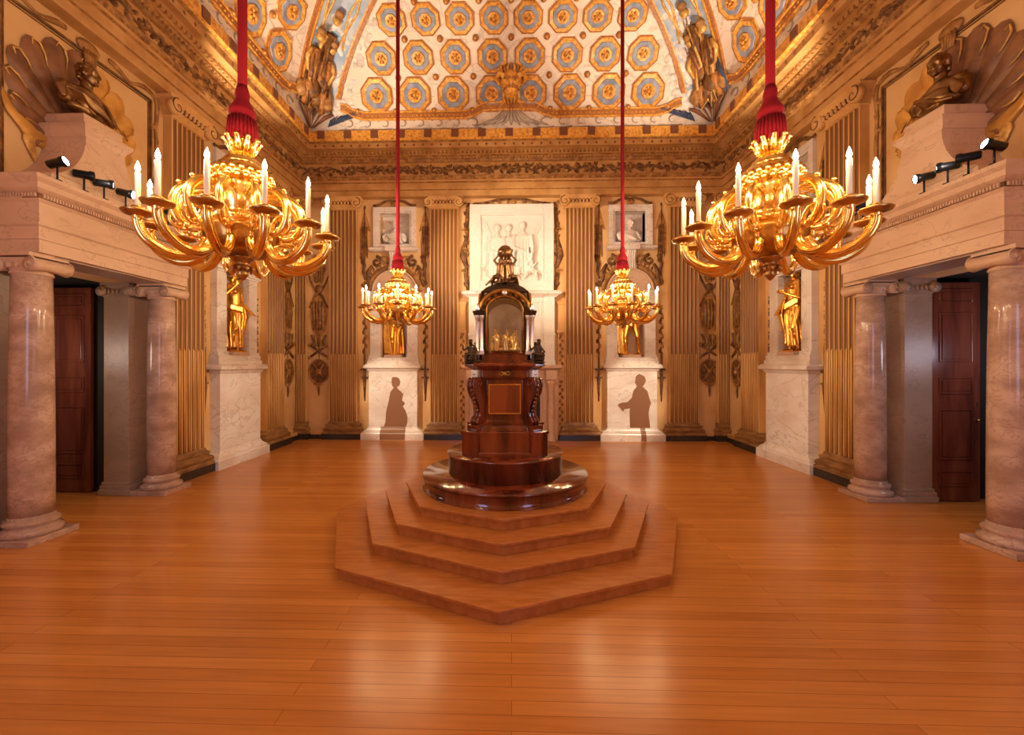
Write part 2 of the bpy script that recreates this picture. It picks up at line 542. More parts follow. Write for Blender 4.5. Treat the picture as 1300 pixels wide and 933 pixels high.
NICHE = 3.17                            # bays: niche centres from the wall centre
PILS = (4.55, 1.81)
nh = lambda c: [(c - .36, c + .36, 2.2, 3.85), (c - .40, c + .40, 5.2, 6.1)]
bo = -XC                                # the far wall's decoration is centred on world x = 0
slab_holes('wall_back', 'back', -H - WP, H + WP, 0, 8.3, nh(-NICHE + bo) + nh(NICHE + bo), 0.5, WALL)
dy = PY - YC - 0.02
lc = 5.45 - YC                          # side walls' own centre
slab_holes('wall_left', 'left', -H - WP, H + WP, 0, 8.3, nh(NICHE + lc) + [(PY - YC - 1.108, PY - YC + 1.108, 0, 3.28)], 0.5, WALL)
slab_holes('wall_right', 'right', -H - WP, H + WP, 0, 8.3, nh(-NICHE - lc) + [(YC - PY - 1.108, YC - PY + 1.108, 0, 3.28)], 0.5, WALL)
slab_holes('wall_front', 'front', -H - WP, H + WP, 0, 8.3, [(-3.06 - .75, -3.06 + .75, 1.3, 4.5), (2.94 - .75, 2.94 + .75, 1.3, 4.5)], 0.15, WALL)
struct(B().box(-8.2, 8.2, YF - .5, YB + .5, -.12, 0).build('floor', FLOOR))
for n_, wx in (('window_1', 3.0), ('window_2', -3.0)):
    b = B()
    b.frame(wx - .75, wx + .75, 1.3, 4.5, .08, YF - .15, YF - .05)
    b.box(wx - .02, wx + .02, YF - .12, YF - .08, 1.3, 4.5)
    for k in range(1, 5): b.box(wx - .75, wx + .75, YF - .12, YF - .08, 1.3 + .64 * k - .015, 1.3 + .64 * k + .015)
    struct(b.build(n_, WHITE))

# ------------------------------------------------------------------ ceiling: coved on four sides to a flat centre
CA, CB, C0P, C0Z = 3.2, 2.5, .38, 8.02


def cove(t):
    return C0P + CA * (1 - math.cos(t)), C0Z + CB * math.sin(t)


def cove_at(z):
    t = math.asin(max(-1, min(1, (z - C0Z) / CB)))
    return cove(t)[0]


def covept(k, s, t, off=0.0):
    p, z = cove(t)
    # inward normal of the ellipse in (p, z)
    n = Vector((CA * math.sin(t), CB * math.cos(t)))
    nx, nz = CB * math.cos(t), -CA * math.sin(t)
    l = math.hypot(nx, nz)
    return side(k)(s, p + off * nx / l, z + off * nz / l)


b = B()
NT, NS = 14, 8
for k in ('back', 'left', 'right', 'front'):
    vs = []
    for i in range(NT + 1):
        t = PI / 2 * i / NT
        p, z = cove(t)
        for j in range(NS + 1):
            s = (H - p) * (2 * j / NS - 1)
            vs.append(covept(k, s, t))
    fs = [(i * (NS + 1) + j, i * (NS + 1) + j + 1, (i + 1) * (NS + 1) + j + 1, (i + 1) * (NS + 1) + j) for i in range(NT) for j in range(NS)]
    b.add(vs, fs, True)
p, z = cove(PI / 2)
q = H - p
b.add([(XC - q, YC - q, z), (XC + q, YC - q, z), (XC + q, YC + q, z), (XC - q, YC + q, z)], [(0, 1, 2, 3)])
b.box(XC - H - WP - .5, XC + H + WP + .5, YC - H - WP - .5, YC + H + WP + .5, z + .1, z + .25)
ceiling = struct(b.build('ceiling', PAINTW))


def octa(s, t, w, h, cut=.3):
    """octagon outline in (s, t) space, centre s,t, half width w, half height h (h is an angle)"""
    c = cut
    return [(s - w, t - h * (1 - 2 * c)), (s - w * (1 - 2 * c), t - h), (s + w * (1 - 2 * c), t - h), (s + w, t - h * (1 - 2 * c)),
            (s + w, t + h * (1 - 2 * c)), (s + w * (1 - 2 * c), t + h), (s - w * (1 - 2 * c), t + h), (s - w, t + h * (1 - 2 * c))]


def arc_t(t):                            # arc length per radian at t
    return math.hypot(CA * math.sin(t), CB * math.cos(t))


ROWS = [(8.80, .97, .40), (9.45, .90, .365), (9.93, .785, .33), (10.24, .66, .28)]
for k in ('back', 'left', 'right'):
    for (zr, sp, hw) in ROWS:
        t = math.asin((zr - C0Z) / CB)
        hh = hw / arc_t(t) * (1.0 if zr < 9 else .96)
        for i in range(8):
            s = (i - 3.5) * sp + (0.05 if k == 'back' else (0.0))
            b = B()
            rings = [(1.0, .0), (1.0, .035), (.90, .05), (.80, .045), (.70, .035), (.66, .05), (.42, .05), (.40, .07), (.26, .075)]
            mats = [1, 0, 1, 0, 0, 2, 2, 1, 0]
            prev = None
            for q_, (sc, off) in enumerate(rings):
                pts = [covept(k, a_, b_, off) for a_, b_ in octa(s, t, hw * sc, hh * sc)]
                if prev:
                    b.add(prev + pts, [(n_, (n_ + 1) % 8, (n_ + 1) % 8 + 8, n_ + 8) for n_ in range(8)], False, mats[q_])
                prev = pts
            b.add(prev, [tuple(range(8))], False, 0)
            for a_ in range(6):          # rosette petals
                an = a_ * PI / 3
                pc = covept(k, s + hw * .2 * math.cos(an), t + hh * .2 * math.sin(an), .08)
                b.ball(pc, hw * .09, 6, 4, mi=1 if a_ % 2 else 0)
            b.ball(covept(k, s, t, .09), hw * .1, 6, 4, mi=0)
            # bead course along the top edge
            for a_ in range(9):
                b.ball(covept(k, s + hw * .075 * (a_ - 4) * 1.8 * .8, t + hh * .93, .05), hw * .05, 6, 4, mi=0)
            b.build('coffer', [CGOLD, CGOLDR, CBLUE], ceiling)
# little bosses between the coffers
b = B()
for k in ('back', 'left', 'right'):
    for (za, spa, n) in ((8.47, .98, 9), (9.14, .935, 7), (9.71, .84, 7), (10.10, .72, 7)):
        t = math.asin((za - C0Z) / CB)
        for i in range(n):
            c = covept(k, (i - (n - 1) / 2) * spa + .05, t, .02)
            b.ball(c, .075, 8, 6, mi=0); b.ball(covept(k, (i - (n - 1) / 2) * spa + .05, t, .07), .035, 6, 4, mi=1)
b.build('ceiling_boss', [CGOLDR, CGOLD], ceiling)


def coveband(b, k, path, w, off=.04, mi=0):
    """flat raised strip on the cove following (s,t) points; w metres wide"""
    vs = []
    n = len(path)
    for i, (s, t) in enumerate(path):
        s0, t0 = path[max(0, i - 1)]; s1, t1 = path[min(n - 1, i + 1)]
        ds, dt = s1 - s0, (t1 - t0) * arc_t(t)
        l = math.hypot(ds, dt) or 1
        nx, nt = -dt / l * w / 2, ds / l * w / 2 / arc_t(t)
        vs += [covept(k, s - nx, t - nt, 0), covept(k, s - nx, t - nt, off), covept(k, s + nx, t + nt, off), covept(k, s + nx, t + nt, 0)]
    fs = []
    for i in range(n - 1):
        for q_ in range(3):
            fs.append((4 * i + q_, 4 * i + q_ + 1, 4 * i + q_ + 5, 4 * i + q_ + 4))
    b.add(vs, fs, False, mi)


# panel borders: lower moulding with raised middle, slanting side borders, blue strips at the corners
for k in ('back', 'left', 'right'):
    tl = math.asin((8.36 - C0Z) / CB); th = math.asin((8.46 - C0Z) / CB)
    path = [(-4.3, th + .045), (-4.15, th + .03), (-4.0, th - .01), (-3.9, tl + .02), (-3.7, tl)] + [(-3.7 + .37 * i, tl) for i in range(1, 8)] + \
           [(-.95, tl + .015), (-.8, th), (-.65, th + .03), (0, th + .035), (.65, th + .03), (.8, th), (.95, tl + .015)]
    path += [(-s_, t_) for s_, t_ in reversed(path[5:12])] + [(3.7, tl), (3.9, tl + .02), (4.0, th - .01), (4.15, th + .03), (4.3, th + .045)]
    b = B()
    coveband(b, k, path, .13, .05, 1)
    coveband(b, k, [(s_, t_ + .035) for s_, t_ in path], .035, .07, 0)
    coveband(b, k, [(s_, t_ - .032) for s_, t_ in path], .035, .07, 0)
    for i in range(70):
        s_ = -3.6 + i * 7.2 / 69
        if abs(s_) > .9: b.ball(covept(k, s_, tl, .055), .022, 6, 4, mi=0)
    b.build('panel_border', [CGOLD, CGOLDR], ceiling)
    for sg in (-1, 1):
        b = B()
        ts = [math.asin((8.75 - C0Z) / CB) + (PI / 2 - .02 - math.asin((8.75 - C0Z) / CB)) * i / 10 for i in range(11)]
        inner = [(sg * (H - cove(t)[0] - .70 + .0 * i), t) for i, t in enumerate(ts)]
        outer = [(sg * (H - cove(t)[0] - .04), t) for i, t in enumerate(ts)]
        coveband(b, k, inner, .10, .05, 1)
        coveband(b, k, [(s_ + sg * .06, t_) for s_, t_ in inner], .03, .07, 0)
        mid = [((a_[0] + c_[0]) / 2, a_[1]) for a_, c_ in zip(inner, outer)]
        coveband(b, k, mid, .58, .02, 2)
        for sx in (-1, 1):
            wav = [covept(k, mid[i][0] + sx * .09 * math.sin(i * 1.6), mid[i][1], .03) for i in range(3, 11)]
            b.tube(wav, .028, 6, mi=3)
        b.build('corner_border', [CGOLD, CGOLDR, SKYB, GILT], ceiling)
    # wave scroll frieze between cornice and panel border
    b = B()
    tz = math.asin((8.17 - C0Z) / CB)
    for i in range(19):
        s0 = (i - 9) * .46
        if abs(s0) < .5: continue
        pts = []; rs = []
        for q_ in range(15):
            u = q_ / 14
            a_ = 0.6 + 4.8 * u
            rr = .15 * (1 - .82 * u)
            pts.append(covept(k, s0 + rr * math.cos(a_) * (1 if s0 > 0 else -1) * 1.25, tz + rr * math.sin(a_) / 2.5, .012)); rs.append(.026 * (1 - .6 * u))
        b.tube(pts, rs, 6)
        b.tube([covept(k, s0 - .22, tz - .05, .01), covept(k, s0, tz - .052, .012), covept(k, s0 + .22, tz - .045, .01)], .018, 5)
    b.build('scroll_frieze', [GRISA], ceiling)
    # centre grotesque mask hanging over the border, above a drapery swag
    b = B()
    tm = math.asin((9.02 - C0Z) / CB)
    cp = lambda s_, dz, off: covept(k, s_ + .05, tm + dz / arc_t(tm), off)
    b.ball(cp(0, 0, .08), .27, 14, 10, mi=0)
    b.ball(cp(0, -.16, .14), .20, 12, 8, mi=0)
    for sx in (-1, 1):
        b.ball(cp(sx * .09, .05, .31), .04, 8, 6, mi=1)
        b.tube([cp(sx * .16, .12, .25), cp(sx * .3, .2, .2), cp(sx * .36, .06, .16), cp(sx * .30, -.06, .14)], [.07, .065, .05, .02], 8, mi=0)
        b.tube([cp(sx * .02, .09, .32), cp(sx * .09, .12, .32), cp(sx * .16, .08, .3)], .025, 6, mi=1)
        b.tube([cp(sx * .02, -.1, .34), cp(sx * .12, -.12, .3), cp(sx * .2, -.2, .2)], [.04, .035, .01], 6, mi=1)
        b.tube([cp(sx * .12, -.3, .1), cp(sx * .2, -.42, .06), cp(sx * .3, -.4, .05)], [.05, .05, .02], 6, mi=0)
    b.tube([cp(0, .08, .33), cp(0, -.02, .37), cp(0, -.07, .36)], [.03, .04, .05], 8, mi=0)
    for q_ in range(9):
        b.tube([cp(.045 * (q_ - 4), -.22, .22), cp(.05 * (q_ - 4), -.36, .16), cp(.03 * (q_ - 4), -.52, .08)], [.035, .03, .008], 6, mi=q_ % 2)
    for q_ in range(7):
        b.tube([cp(.07 * (q_ - 3), .22, .15), cp(.09 * (q_ - 3), .33, .06), cp(.03 * (q_ - 3), .42 - .02 * abs(q_ - 3), .03)], [.04, .03, .006], 6, mi=q_ % 2)
    b.build('grotesque_mask', [CGOLD, CGOLDR], ceiling)
    b = B()
    td = math.asin((8.22 - C0Z) / CB)
    for q_ in range(9):
        s0 = (q_ - 4) * .09
        b.tube([covept(k, s0 * .4 + .05, td + .1, .02), covept(k, s0 * 1.2 + .05, td, .04), covept(k, s0 * 2.6 + .05, td - .05, .03)], [.03, .04, .015], 6)
    b.build('painted_drapery', [GRISA], ceiling)

# painted allegories filling the two far corners of the cove: seated figures, shields, clouds
for ci, (ka, sga, kb, sgb) in enumerate((('back', -1, 'left', 1), ('back', 1, 'right', -1))):
    b = B()
    rnd = random.Random(11 + ci)

    def P(d, zz, off=.03):
        """d: signed distance from the corner line, + on the far wall, - on the side wall"""
        zz = max(8.03, min(10.4, zz))
        t = math.asin((zz - C0Z) / CB)
        pp = cove(t)[0]
        if d >= 0: return covept(ka, sga * (H - pp - d), t, off)
        return covept(kb, sgb * (H - pp + d), t, off)
    # clouds
    for i in range(230):
        d = rnd.gauss(.25, .33); zz = rnd.uniform(8.9, 9.95) if i > 90 else rnd.uniform(8.4, 9.1)
        r_ = rnd.uniform(.05, .17)
        b.ball(P(d, zz, -r_ * .62), (r_, r_, r_ * .9), 10, 8, mi=0)
    # two seated draped figures with shields
    for (d0, z0, sg) in ((-.48, 8.62, -1), (.20, 8.60, 1), (-.1, 8.95, 1)):
        torso = [P(d0, z0 + .35, .1), P(d0 + .04, z0 + .62, .13), P(d0 + .02, z0 + .85, .12)]
        b.tube(torso, [.18, .17, .11], 10, mi=3 if z0 > 8.9 else 1)
        for i in range(14):
            b.tube([P(d0 + rnd.uniform(-.2, .2), z0 + rnd.uniform(.4, .9), .24), P(d0 + rnd.uniform(-.25, .25), z0 + rnd.uniform(.1, .5), .26), P(d0 + rnd.uniform(-.25, .25), z0 + rnd.uniform(-.3, .2), .2)], [.015, .035, .012], 6, mi=rnd.choice((2, 3, 4, 3, 7)))
        b.ball(P(d0 + .02, z0 + 1.0, .14), .095, 10, 8, mi=2)
        b.ball(P(d0 + .02, z0 + 1.07, .15), (.1, .1, .07), 10, 8, mi=4)
        for sx in (-1, 1):
            b.tube([P(d0 + sx * .13, z0 + .78, .12), P(d0 + sx * .27, z0 + .6, .14), P(d0 + sx * .2, z0 + .42, .18)], [.06, .05, .035], 8, mi=2)
            b.tube([P(d0 + sx * .08, z0 + .3, .14), P(d0 + sx * .17, z0 + .18, .25), P(d0 + sx * .13, z0 - .2, .12)], [.1, .09, .05], 8, mi=1)
        for i in range(16):
            a_ = rnd.uniform(-.3, .3)
            b.tube([P(d0 + a_ * .6, z0 + .5, .12), P(d0 + a_ * 1.1, z0 + .15, .15), P(d0 + a_ * 1.3, z0 - .25, .06)], [.03, .045, .02], 6, mi=rnd.choice((1, 3, 4, 5)))
        b.ball(P(d0 - sg * .02, z0 + .2, .2), (.19, .19, .24), 12, 8, mi=3)
        b.ball(P(d0 + sg * .24, z0 + .05, .1), (.14, .14, .2), 10, 8, mi=4)
    # fluted shell and drapery at the very corner, leafy branches along the foot
    for i in range(13):
        a_ = (i - 6) / 6
        b.tube([P(a_ * .12, 8.1, .05), P(a_ * .42, 8.32, .10), P(a_ * .62, 8.62 - .22 * a_ * a_, .06)], [.02, .055, .03], 6, mi=6 if i % 2 else 7)
    for i in range(22):
        d = .5 + i * .035
        b.tube([P(d, 8.12 + .012 * i, .03), P(d + .06, 8.2 + .012 * i + .08 * rnd.random(), .05), P(d + .12, 8.3 + .1 * rnd.random(), .03)], [.012, .02, .005], 5, mi=5)
    o = b.build('painted_allegory', [CLOUD, CGOLDR, GILT, BROWN, BROWNL, NAVY, GRISA, REDBR], ceiling)

# ------------------------------------------------------------------ entablature running round the room
PROF = [(-.25, 6.50), (-.05, 6.50), (-.05, 6.655), (-.02, 6.67), (-.02, 6.84), (.02, 6.86), (.03, 6.90), (.07, 6.94), (.07, 7.0), (-.04, 7.02),
        (-.04, 7.38), (.0, 7.40), (.04, 7.46), (.08, 7.48), (.08, 7.53), (.12, 7.54), (.12, 7.60), (.20, 7.62), (.33, 7.60), (.345, 7.60), (.345, 7.73), (.40, 7.76), (.45, 7.79),
        (.45, 8.0), (.36, 8.03), (-.25, 8.03)]
PM = [0, 0, 1, 0, 1, 0, 1, 1, 0, 0, 1, 1, 0, 1, 0, 1, 0, 0, 0, 0, 1, 2, 2, 1, 1]
b = B()
n = len(PROF)
for k in ('back', 'left', 'right', 'front'):
    f = side(k)
    for i in range(n - 1):
        (p0, z0), (p1, z1) = PROF[i], PROF[i + 1]
        b.add([f(-(H - p0), p0, z0), f(H - p0, p0, z0), f(H - p1, p1, z1), f(-(H - p1), p1, z1)], [(0, 1, 2, 3)], False, PM[i])
trim1 = struct(b.build('trim_1', [ENT, BROWNL, CGOLD]))
for k in ('back', 'left', 'right'):
    f = side(k)
    XFk = lambda v, f=f: f(v.x, -v.y, v.z)     # y = -inset
    L = H - .1
    b = B(XFk)
    n_ = int(2 * L / .105)
    for i in range(n_):
        s = -L + (i + .5) * 2 * L / n_
        b.box(s - .032, s + .032, -.175, -.10, 7.54, 7.60)
    b.build('dentil_course', [ENT], trim1)
    b = B(XFk)
    n_ = int(2 * L / .085)
    for i in range(n_):
        s = -L + (i + .5) * 2 * L / n_
        b.ball((s, -.055, 7.455), (.028, .03, .032), 6, 4)
        b.ball((s, -.05, 6.925), (.03, .03, .022), 6, 4)
    b.build('egg_and_dart', [BROWNL], trim1)
    b = B(XFk)
    n_ = int(2 * (H - .4) / .232)
    for i in range(n_):
        s = -(H - .4) + (i + .5) * 2 * (H - .4) / n_
        b.add([(s - .035, -.348, 7.665), (s, -.348, 7.705), (s + .035, -.348, 7.665), (s, -.348, 7.625), (s, -.365, 7.665)], [(0, 1, 4), (1, 2, 4), (2, 3, 4), (3, 0, 4)])
    b.build('diamond_course', [REDBR], trim1)
    b = B(XFk)
    for i in range(-7, 8):
        s = i * .69
        if abs(s) > H - .5: continue
        b.box(s - .095, s + .095, -.475, -.44, 7.80, 8.0)
    b.build('cornice_block', [REDBR], trim1, bevel=.01)
    # painted garland: wavy vine, leaf clusters, rosettes
    b = B(XFk)
    pts = [(-L + 2 * L * i / 220, .035, 7.2 + .045 * math.sin(i * .55)) for i in range(221)]
    b.tube(pts, .026, 5, mi=0)
    rnd = random.Random(3)
    s = -L
    i = 0
    while s < L:
        for q_ in range(2):
            b.leaf(s, 7.2 + .04 * math.sin(i), rnd.choice((1, -1)) * rnd.uniform(.3, 1.1) + (PI if rnd.random() < .4 else 0), rnd.uniform(.13, .20), .085, .045, .04, mi=rnd.choice((0, 0, 1)))
        s += .055; i += 1
    nr = 10
    for i in range(nr + 1):
        s = -L + .15 + (2 * L - .3) * i / nr
        for a_ in range(9):
            an = a_ * 2 * PI / 9
            b.leaf(s, 7.2, an, .19 if i % 2 else .15, .085, .05, .04, mi=a_ % 2)
        b.disc(s, 7.2, .05, -.0, .03, mi=1)
        if i % 2 == 0:
            for sg in (-1, 1):
                b.tube([(s + sg * .12, .03, 7.2), (s + sg * .22, .03, 7.29), (s + sg * .32, .03, 7.26), (s + sg * .30, .03, 7.2)], [.03, .025, .02, .01], 6, mi=0)
    b.build('painted_garland', [BROWN, BROWNL], trim1)
# dark skirting at the foot of the walls
b = B()
for k, gaps in (('back', []), ('left', [(PY - YC - 1.1, PY - YC + 1.1)]), ('right', [(YC - PY - 1.1, YC - PY + 1.1)])):
    f = side(k); bb = B(lambda v, f=f: f(v.x, -v.y, v.z))
    segs = [(-H - .2, H + .2)] if not gaps else [(-H - .2, gaps[0][0]), (gaps[0][1], H + .2)]
    for s0, s1 in segs:
        bb.box(s0, s1, .10, .26, 0, .12, 0); bb.box(s0, s1, .13, .26, .12, .2, 1)
    struct(bb.build({'back': 'baseboard_back', 'left': 'baseboard_left', 'right': 'baseboard_right'}[k], [BLACKM, PIL]))

# ------------------------------------------------------------------ fluted pilasters
def wallpos(k, c, depth=0.0):
    """world place and turn of a wall-frame origin at distance c along the wall, at the wall plane"""
    if k == 'back': return (c, YB, 0), 0.0
    if k == 'left': return (XL, c, 0), PI / 2
    return (XR, c, 0), -PI / 2


def shaft_profile(wd, nf, yf=-.15):
    pts = [(-wd / 2, 0), (-wd / 2, yf)]
    pitch = wd / (nf + .25)
    for i in range(nf):
        c = (i - (nf - 1) / 2) * pitch
        r = pitch * .37
        for q_ in range(7):
            a_ = PI + PI * q_ / 6
            pts.append((c + r * math.cos(a_), yf - r * math.sin(a_) * -1 * -.85))
    pts += [(wd / 2, yf), (wd / 2, 0)]
    return pts


def make_pilaster(name, label, wd, nf, group=None):
    t = thing(name, label, 'pilaster', group=group)
    e = (1.08 - .74) / 2 * (wd / .74) ** .5
    hb = wd / 2 + e
    B().box(-hb, hb, -.25, 0, 0, .15).build('plinth', BLACKM, t, bevel=.006)
    B().stack([(hb - .01, -.24, .15), (hb - .01, -.24, .19), (hb - .03, -.225, .20), (hb - .04, -.215, .22), (hb - .04, -.235, .25), (hb - .05, -.24, .285), (hb - .07, -.22, .31),
               (hb - .10, -.19, .33), (hb - .10, -.185, .35), (hb - .085, -.195, .375), (hb - .10, -.19, .40), (wd / 2 + .02, -.17, .42), (wd / 2 + .01, -.155, .47)]).build('base', PILB, t)
    b = B()
    pts = shaft_profile(wd, nf)
    n = len(pts)
    vs = [(p[0], p[1], .47) for p in pts] + [(p[0], p[1], 6.2) for p in pts]
    pitch = wd / (nf + .25)
    for i in range(n - 1):
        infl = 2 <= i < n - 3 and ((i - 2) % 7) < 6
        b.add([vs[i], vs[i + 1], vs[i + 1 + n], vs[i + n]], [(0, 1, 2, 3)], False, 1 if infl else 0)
    for i in range(nf):                     # cabling in the lower flutes
        c = (i - (nf - 1) / 2) * pitch
        b.tube([(c, -.145, .48), (c, -.145, 2.25), (c, -.135, 2.29)], [pitch * .18, pitch * .18, pitch * .08], 8, mi=0)
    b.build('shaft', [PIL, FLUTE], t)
    # Ionic capital: necking, egg band, volutes with spiral fillets, abacus
    b = B()
    b.stack([(wd / 2 + .01, -.16, 6.17), (wd / 2 + .03, -.18, 6.185), (wd / 2 + .03, -.18, 6.20), (wd / 2, -.16, 6.215), (wd / 2 + .02, -.2, 6.27), (wd / 2 + .06, -.235, 6.33), (wd / 2 + .06, -.235, 6.40),
             (wd / 2 + .13, -.25, 6.44), (wd / 2 + .15, -.26, 6.47), (wd / 2 + .13, -.26, 6.50)])
    for i in range(max(2, int(wd / .1))):
        k_ = max(2, int(wd / .1))
        x = (i - (k_ - 1) / 2) * wd / k_ * .85
        b.ball((x, -.235, 6.325), (.03, .035, .045), 8, 6)
        b.box(x + wd / k_ * .36, x + wd / k_ * .36 + .012, -.25, -.2, 6.29, 6.36, 1)
    for i in range(7):
        x = (i - 3) * wd / 8
        b.leaf(x, 6.27, PI / 2, .13, wd / 9, -.235, .03, 1)
    b.build('capital', [PIL, BROWN], t)
    for sg in (-1, 1):
        b = B()
        cx_, cz_ = sg * (wd / 2 + .03), 6.32
        b.lathe([(.118, -.12), (.125, -.06), (.118, 0)], (0, 0, 0), 20)
        b.v = [Vector((cx_ + v.x, -.15 + v.z - .10 + .08, cz_ + v.y)) for v in b.v]
        pts = []; rs = []
        for q_ in range(30):
            u = q_ / 29
            a_ = PI / 2 + sg * (-1) * u * 4.6 * PI / 2 * 1.0
            rr = .115 * (1 - u) + .018
            pts.append((cx_ + rr * math.cos(a_), -.295, cz_ + rr * math.sin(a_))); rs.append(.016 * (1 - u * .5))
        b.tube([p_ for p_ in pts], [r_ * .75 for r_ in rs], 6, mi=1)
        b.ball((cx_, -.295, cz_), .022, 8, 6)
        b.build('volute', [PIL, BROWN], t)
    return t


wide0 = None
G = 'wide fluted pilasters'
specs = []
for k, cs in (('back', (-4.55, -1.81, 1.81, 4.55)), ('left', (7.26, 10.0)), ('right', (7.26, 10.0))):
    for c in cs: specs.append((k, c))
names = {('back', -4.55): 'fluted ochre pilaster at the far wall, nearest its left corner, beside hanging trophies',
         ('back', -1.81): 'fluted ochre pilaster just left of the large white marble relief',
         ('back', 1.81): 'fluted ochre pilaster just right of the large white marble relief',
         ('back', 4.55): 'fluted ochre pilaster at the far wall, nearest its right corner, beside hanging trophies',
         ('left', 7.26): 'fluted ochre pilaster between the left marble porch and the left wall niche',
         ('left', 10.0): 'fluted ochre pilaster on the left wall between niche and far corner',
         ('right', 7.26): 'fluted ochre pilaster between the right marble porch and the right wall niche',
         ('right', 10.0): 'fluted ochre pilaster on the right wall between niche and far corner'}
for i, (k, c) in enumerate(specs):
    loc, rz = wallpos(k, c)
    if wide0 is None:
        wide0 = make_pilaster('fluted_pilaster', names[(k, c)], .76, 7, G)
        wide0.location = loc; wide0.rotation_euler = (0, 0, rz)
    else:
        dup(wide0, loc, rz, names[(k, c)])
for i, c in enumerate((XL + .17, XR - .17)):
    lab = 'narrow fluted corner pilaster in the far %s corner of the room' % ('left', 'right')[i]
    if i == 0:
        cn = make_pilaster('corner_pilaster', lab, .26, 3); cn.location = (c, YB - .02, 0)
    else:
        dup(cn, (c, YB - .02, 0), 0, lab)


# ------------------------------------------------------------------ niche bays
def make_pedestal(label):
    t = thing('marble_pedestal', label, 'pedestal', group='white marble pedestals under the niches')
    B().stack([(.84, -.31, 0), (.84, -.31, .17), (.82, -.30, .19), (.80, -.28, .20), (.79, -.275, .23), (.72, -.24, .27), (.68, -.225, .30), (.665, -.215, .34)]).build('base', WHITE, t)
    b = B().stack([(.65, -.205, .34), (.65, -.205, 1.83)])
    b.build('dado', WHITE, t)
    B().stack([(.66, -.215, 1.83), (.69, -.24, 1.87), (.70, -.25, 1.89), (.76, -.31, 1.92), (.76, -.31, 1.98), (.74, -.29, 2.0), (.72, -.27, 2.02)]).build('cap', WHITE, t)
    return t


def make_niche(label):
    t = thing('marble_niche', label, 'niche', group='arched marble niches')
    b = B().box(-.70, .70, -.22, 0, 2.02, 2.10).box(-.68, .68, -.2, .0, 2.10, 2.20)
    b.build('sill', WHITE, t, bevel=.006)
    for sg in (-1, 1):
        b = B()
        x0, x1 = sorted((sg * .36, sg * .64))
        b.box(x0, x1, -.14, .0, 2.26, 3.85)
        b.box(x0 - .02, x1 + .02, -.17, 0, 2.20, 2.27)
        b.build('jamb', WHITE, t, bevel=.005)
    b = B()
    b.box(-.37, .37, .30, .36, 2.15, 3.9); b.box(-.37, -.355, .0, .33, 2.2, 3.86); b.box(.355, .37, .0, .33, 2.2, 3.86)
    b.box(-.37, .37, .0, .33, 2.15, 2.2); b.box(-.37, .37, .0, .33, 3.85, 3.87)
    b.build('recess_lining', PORCH, t)
    b = B()
    b.box(-.66, .66, -.16, 0, 3.85, 3.89).box(-.69, .69, -.20, 0, 3.89, 3.94).box(-.66, .66, -.15, 0, 3.94, 3.98)
    b.build('cornice', WHITE, t, bevel=.005)
    b = B()
    arc = [(.60 * math.cos(PI * i / 24), 3.98 + .58 * math.sin(PI * i / 24)) for i in range(25)]
    b.prism_xz(arc, -.07, 0, 0)
    b.tube([(.60 * math.cos(PI * i / 32), -.085, 3.98 + .58 * math.sin(PI * i / 32)) for i in range(33)], .028, 8, mi=0)
    b.build('lunette', PORCH, t)
    # little dark feet of the statue's plinth block
    B().box(-.24, .24, -.22, .26, 2.20, 2.27).build('plinth_block', PORCH, t, bevel=.006)
    return t


def make_bust_frame(label):
    t = thing('square_bust_recess', label, 'frame', group='square white marble recesses')
    b = B().frame(-.58, .58, 5.12, 6.27, .12, -.08, 0, 0)
    b.frame(-.46, .46, 5.22, 6.17, .06, -.045, 0, 0)
    b.build('frame', WHITE, t, bevel=.004)
    b = B().box(-.41, .41, .22, .28, 5.15, 6.15); b.box(-.415, -.40, 0, .25, 5.2, 6.1); b.box(.40, .415, 0, .25, 5.2, 6.1)
    b.box(-.41, .41, 0, .25, 6.095, 6.11); b.box(-.41, .41, 0, .25, 5.19, 5.205)
    b.build('recess_lining', WHITE, t)
    b = B().stack([(.60, -.16, 5.05), (.66, -.22, 5.08), (.66, -.22, 5.13), (.62, -.2, 5.15), (.60, -.18, 5.17)])
    b.box(-.19, .19, -.30, 0, 5.03, 5.18)
    b.build('shelf', WHITE, t, bevel=.004)
    # console bracket: an upright scroll with acanthus ribs
    b = B()
    prof = [(0, 4.52), (-.06, 4.53), (-.13, 4.58), (-.15, 4.66), (-.12, 4.74), (-.10, 4.84), (-.14, 4.94), (-.21, 5.03), (0, 5.03)]
    n = len(prof)
    vs = [(-.12, p[0], p[1]) for p in prof] + [(.12, p[0], p[1]) for p in prof]
    b.add(vs, [tuple(range(n)), tuple(range(2 * n - 1, n - 1, -1))] + [(i, i + n, (i + 1) % n + n, (i + 1) % n) for i in range(n)])
    for x in (-.08, -.03, .03, .08):
        b.tube([(x, p[0] - .01, p[1]) for p in prof[1:-1]], .022, 6)
    for sg in (-1, 1):
        b.tube([(sg * .13, -.08 - .05 * math.cos(a_ * .5), 4.62 + .05 * math.sin(a_ * .5)) for a_ in range(13)], .018, 6)
    b.build('console', WHITE, t)
    return t


def scroll_orn(b, x, z, r, turns, a0, sg, y=-.02, th=.035, mi=0, tail=None):
    pts = []; rs = []
    if tail:
        pts += [(tail[0], y, tail[1])]; rs += [th * .5]
    n = 18
    for q_ in range(n):
        u = q_ / (n - 1)
        a_ = a0 + sg * u * turns * 2 * PI
        rr = r * (1 - .85 * u)
        pts.append((x + rr * math.cos(a_), y, z + rr * math.sin(a_))); rs.append(th * (1 - .35 * u))
    b.tube(pts, rs, 7, mi=mi, flat=((0, 1, 0), .55))


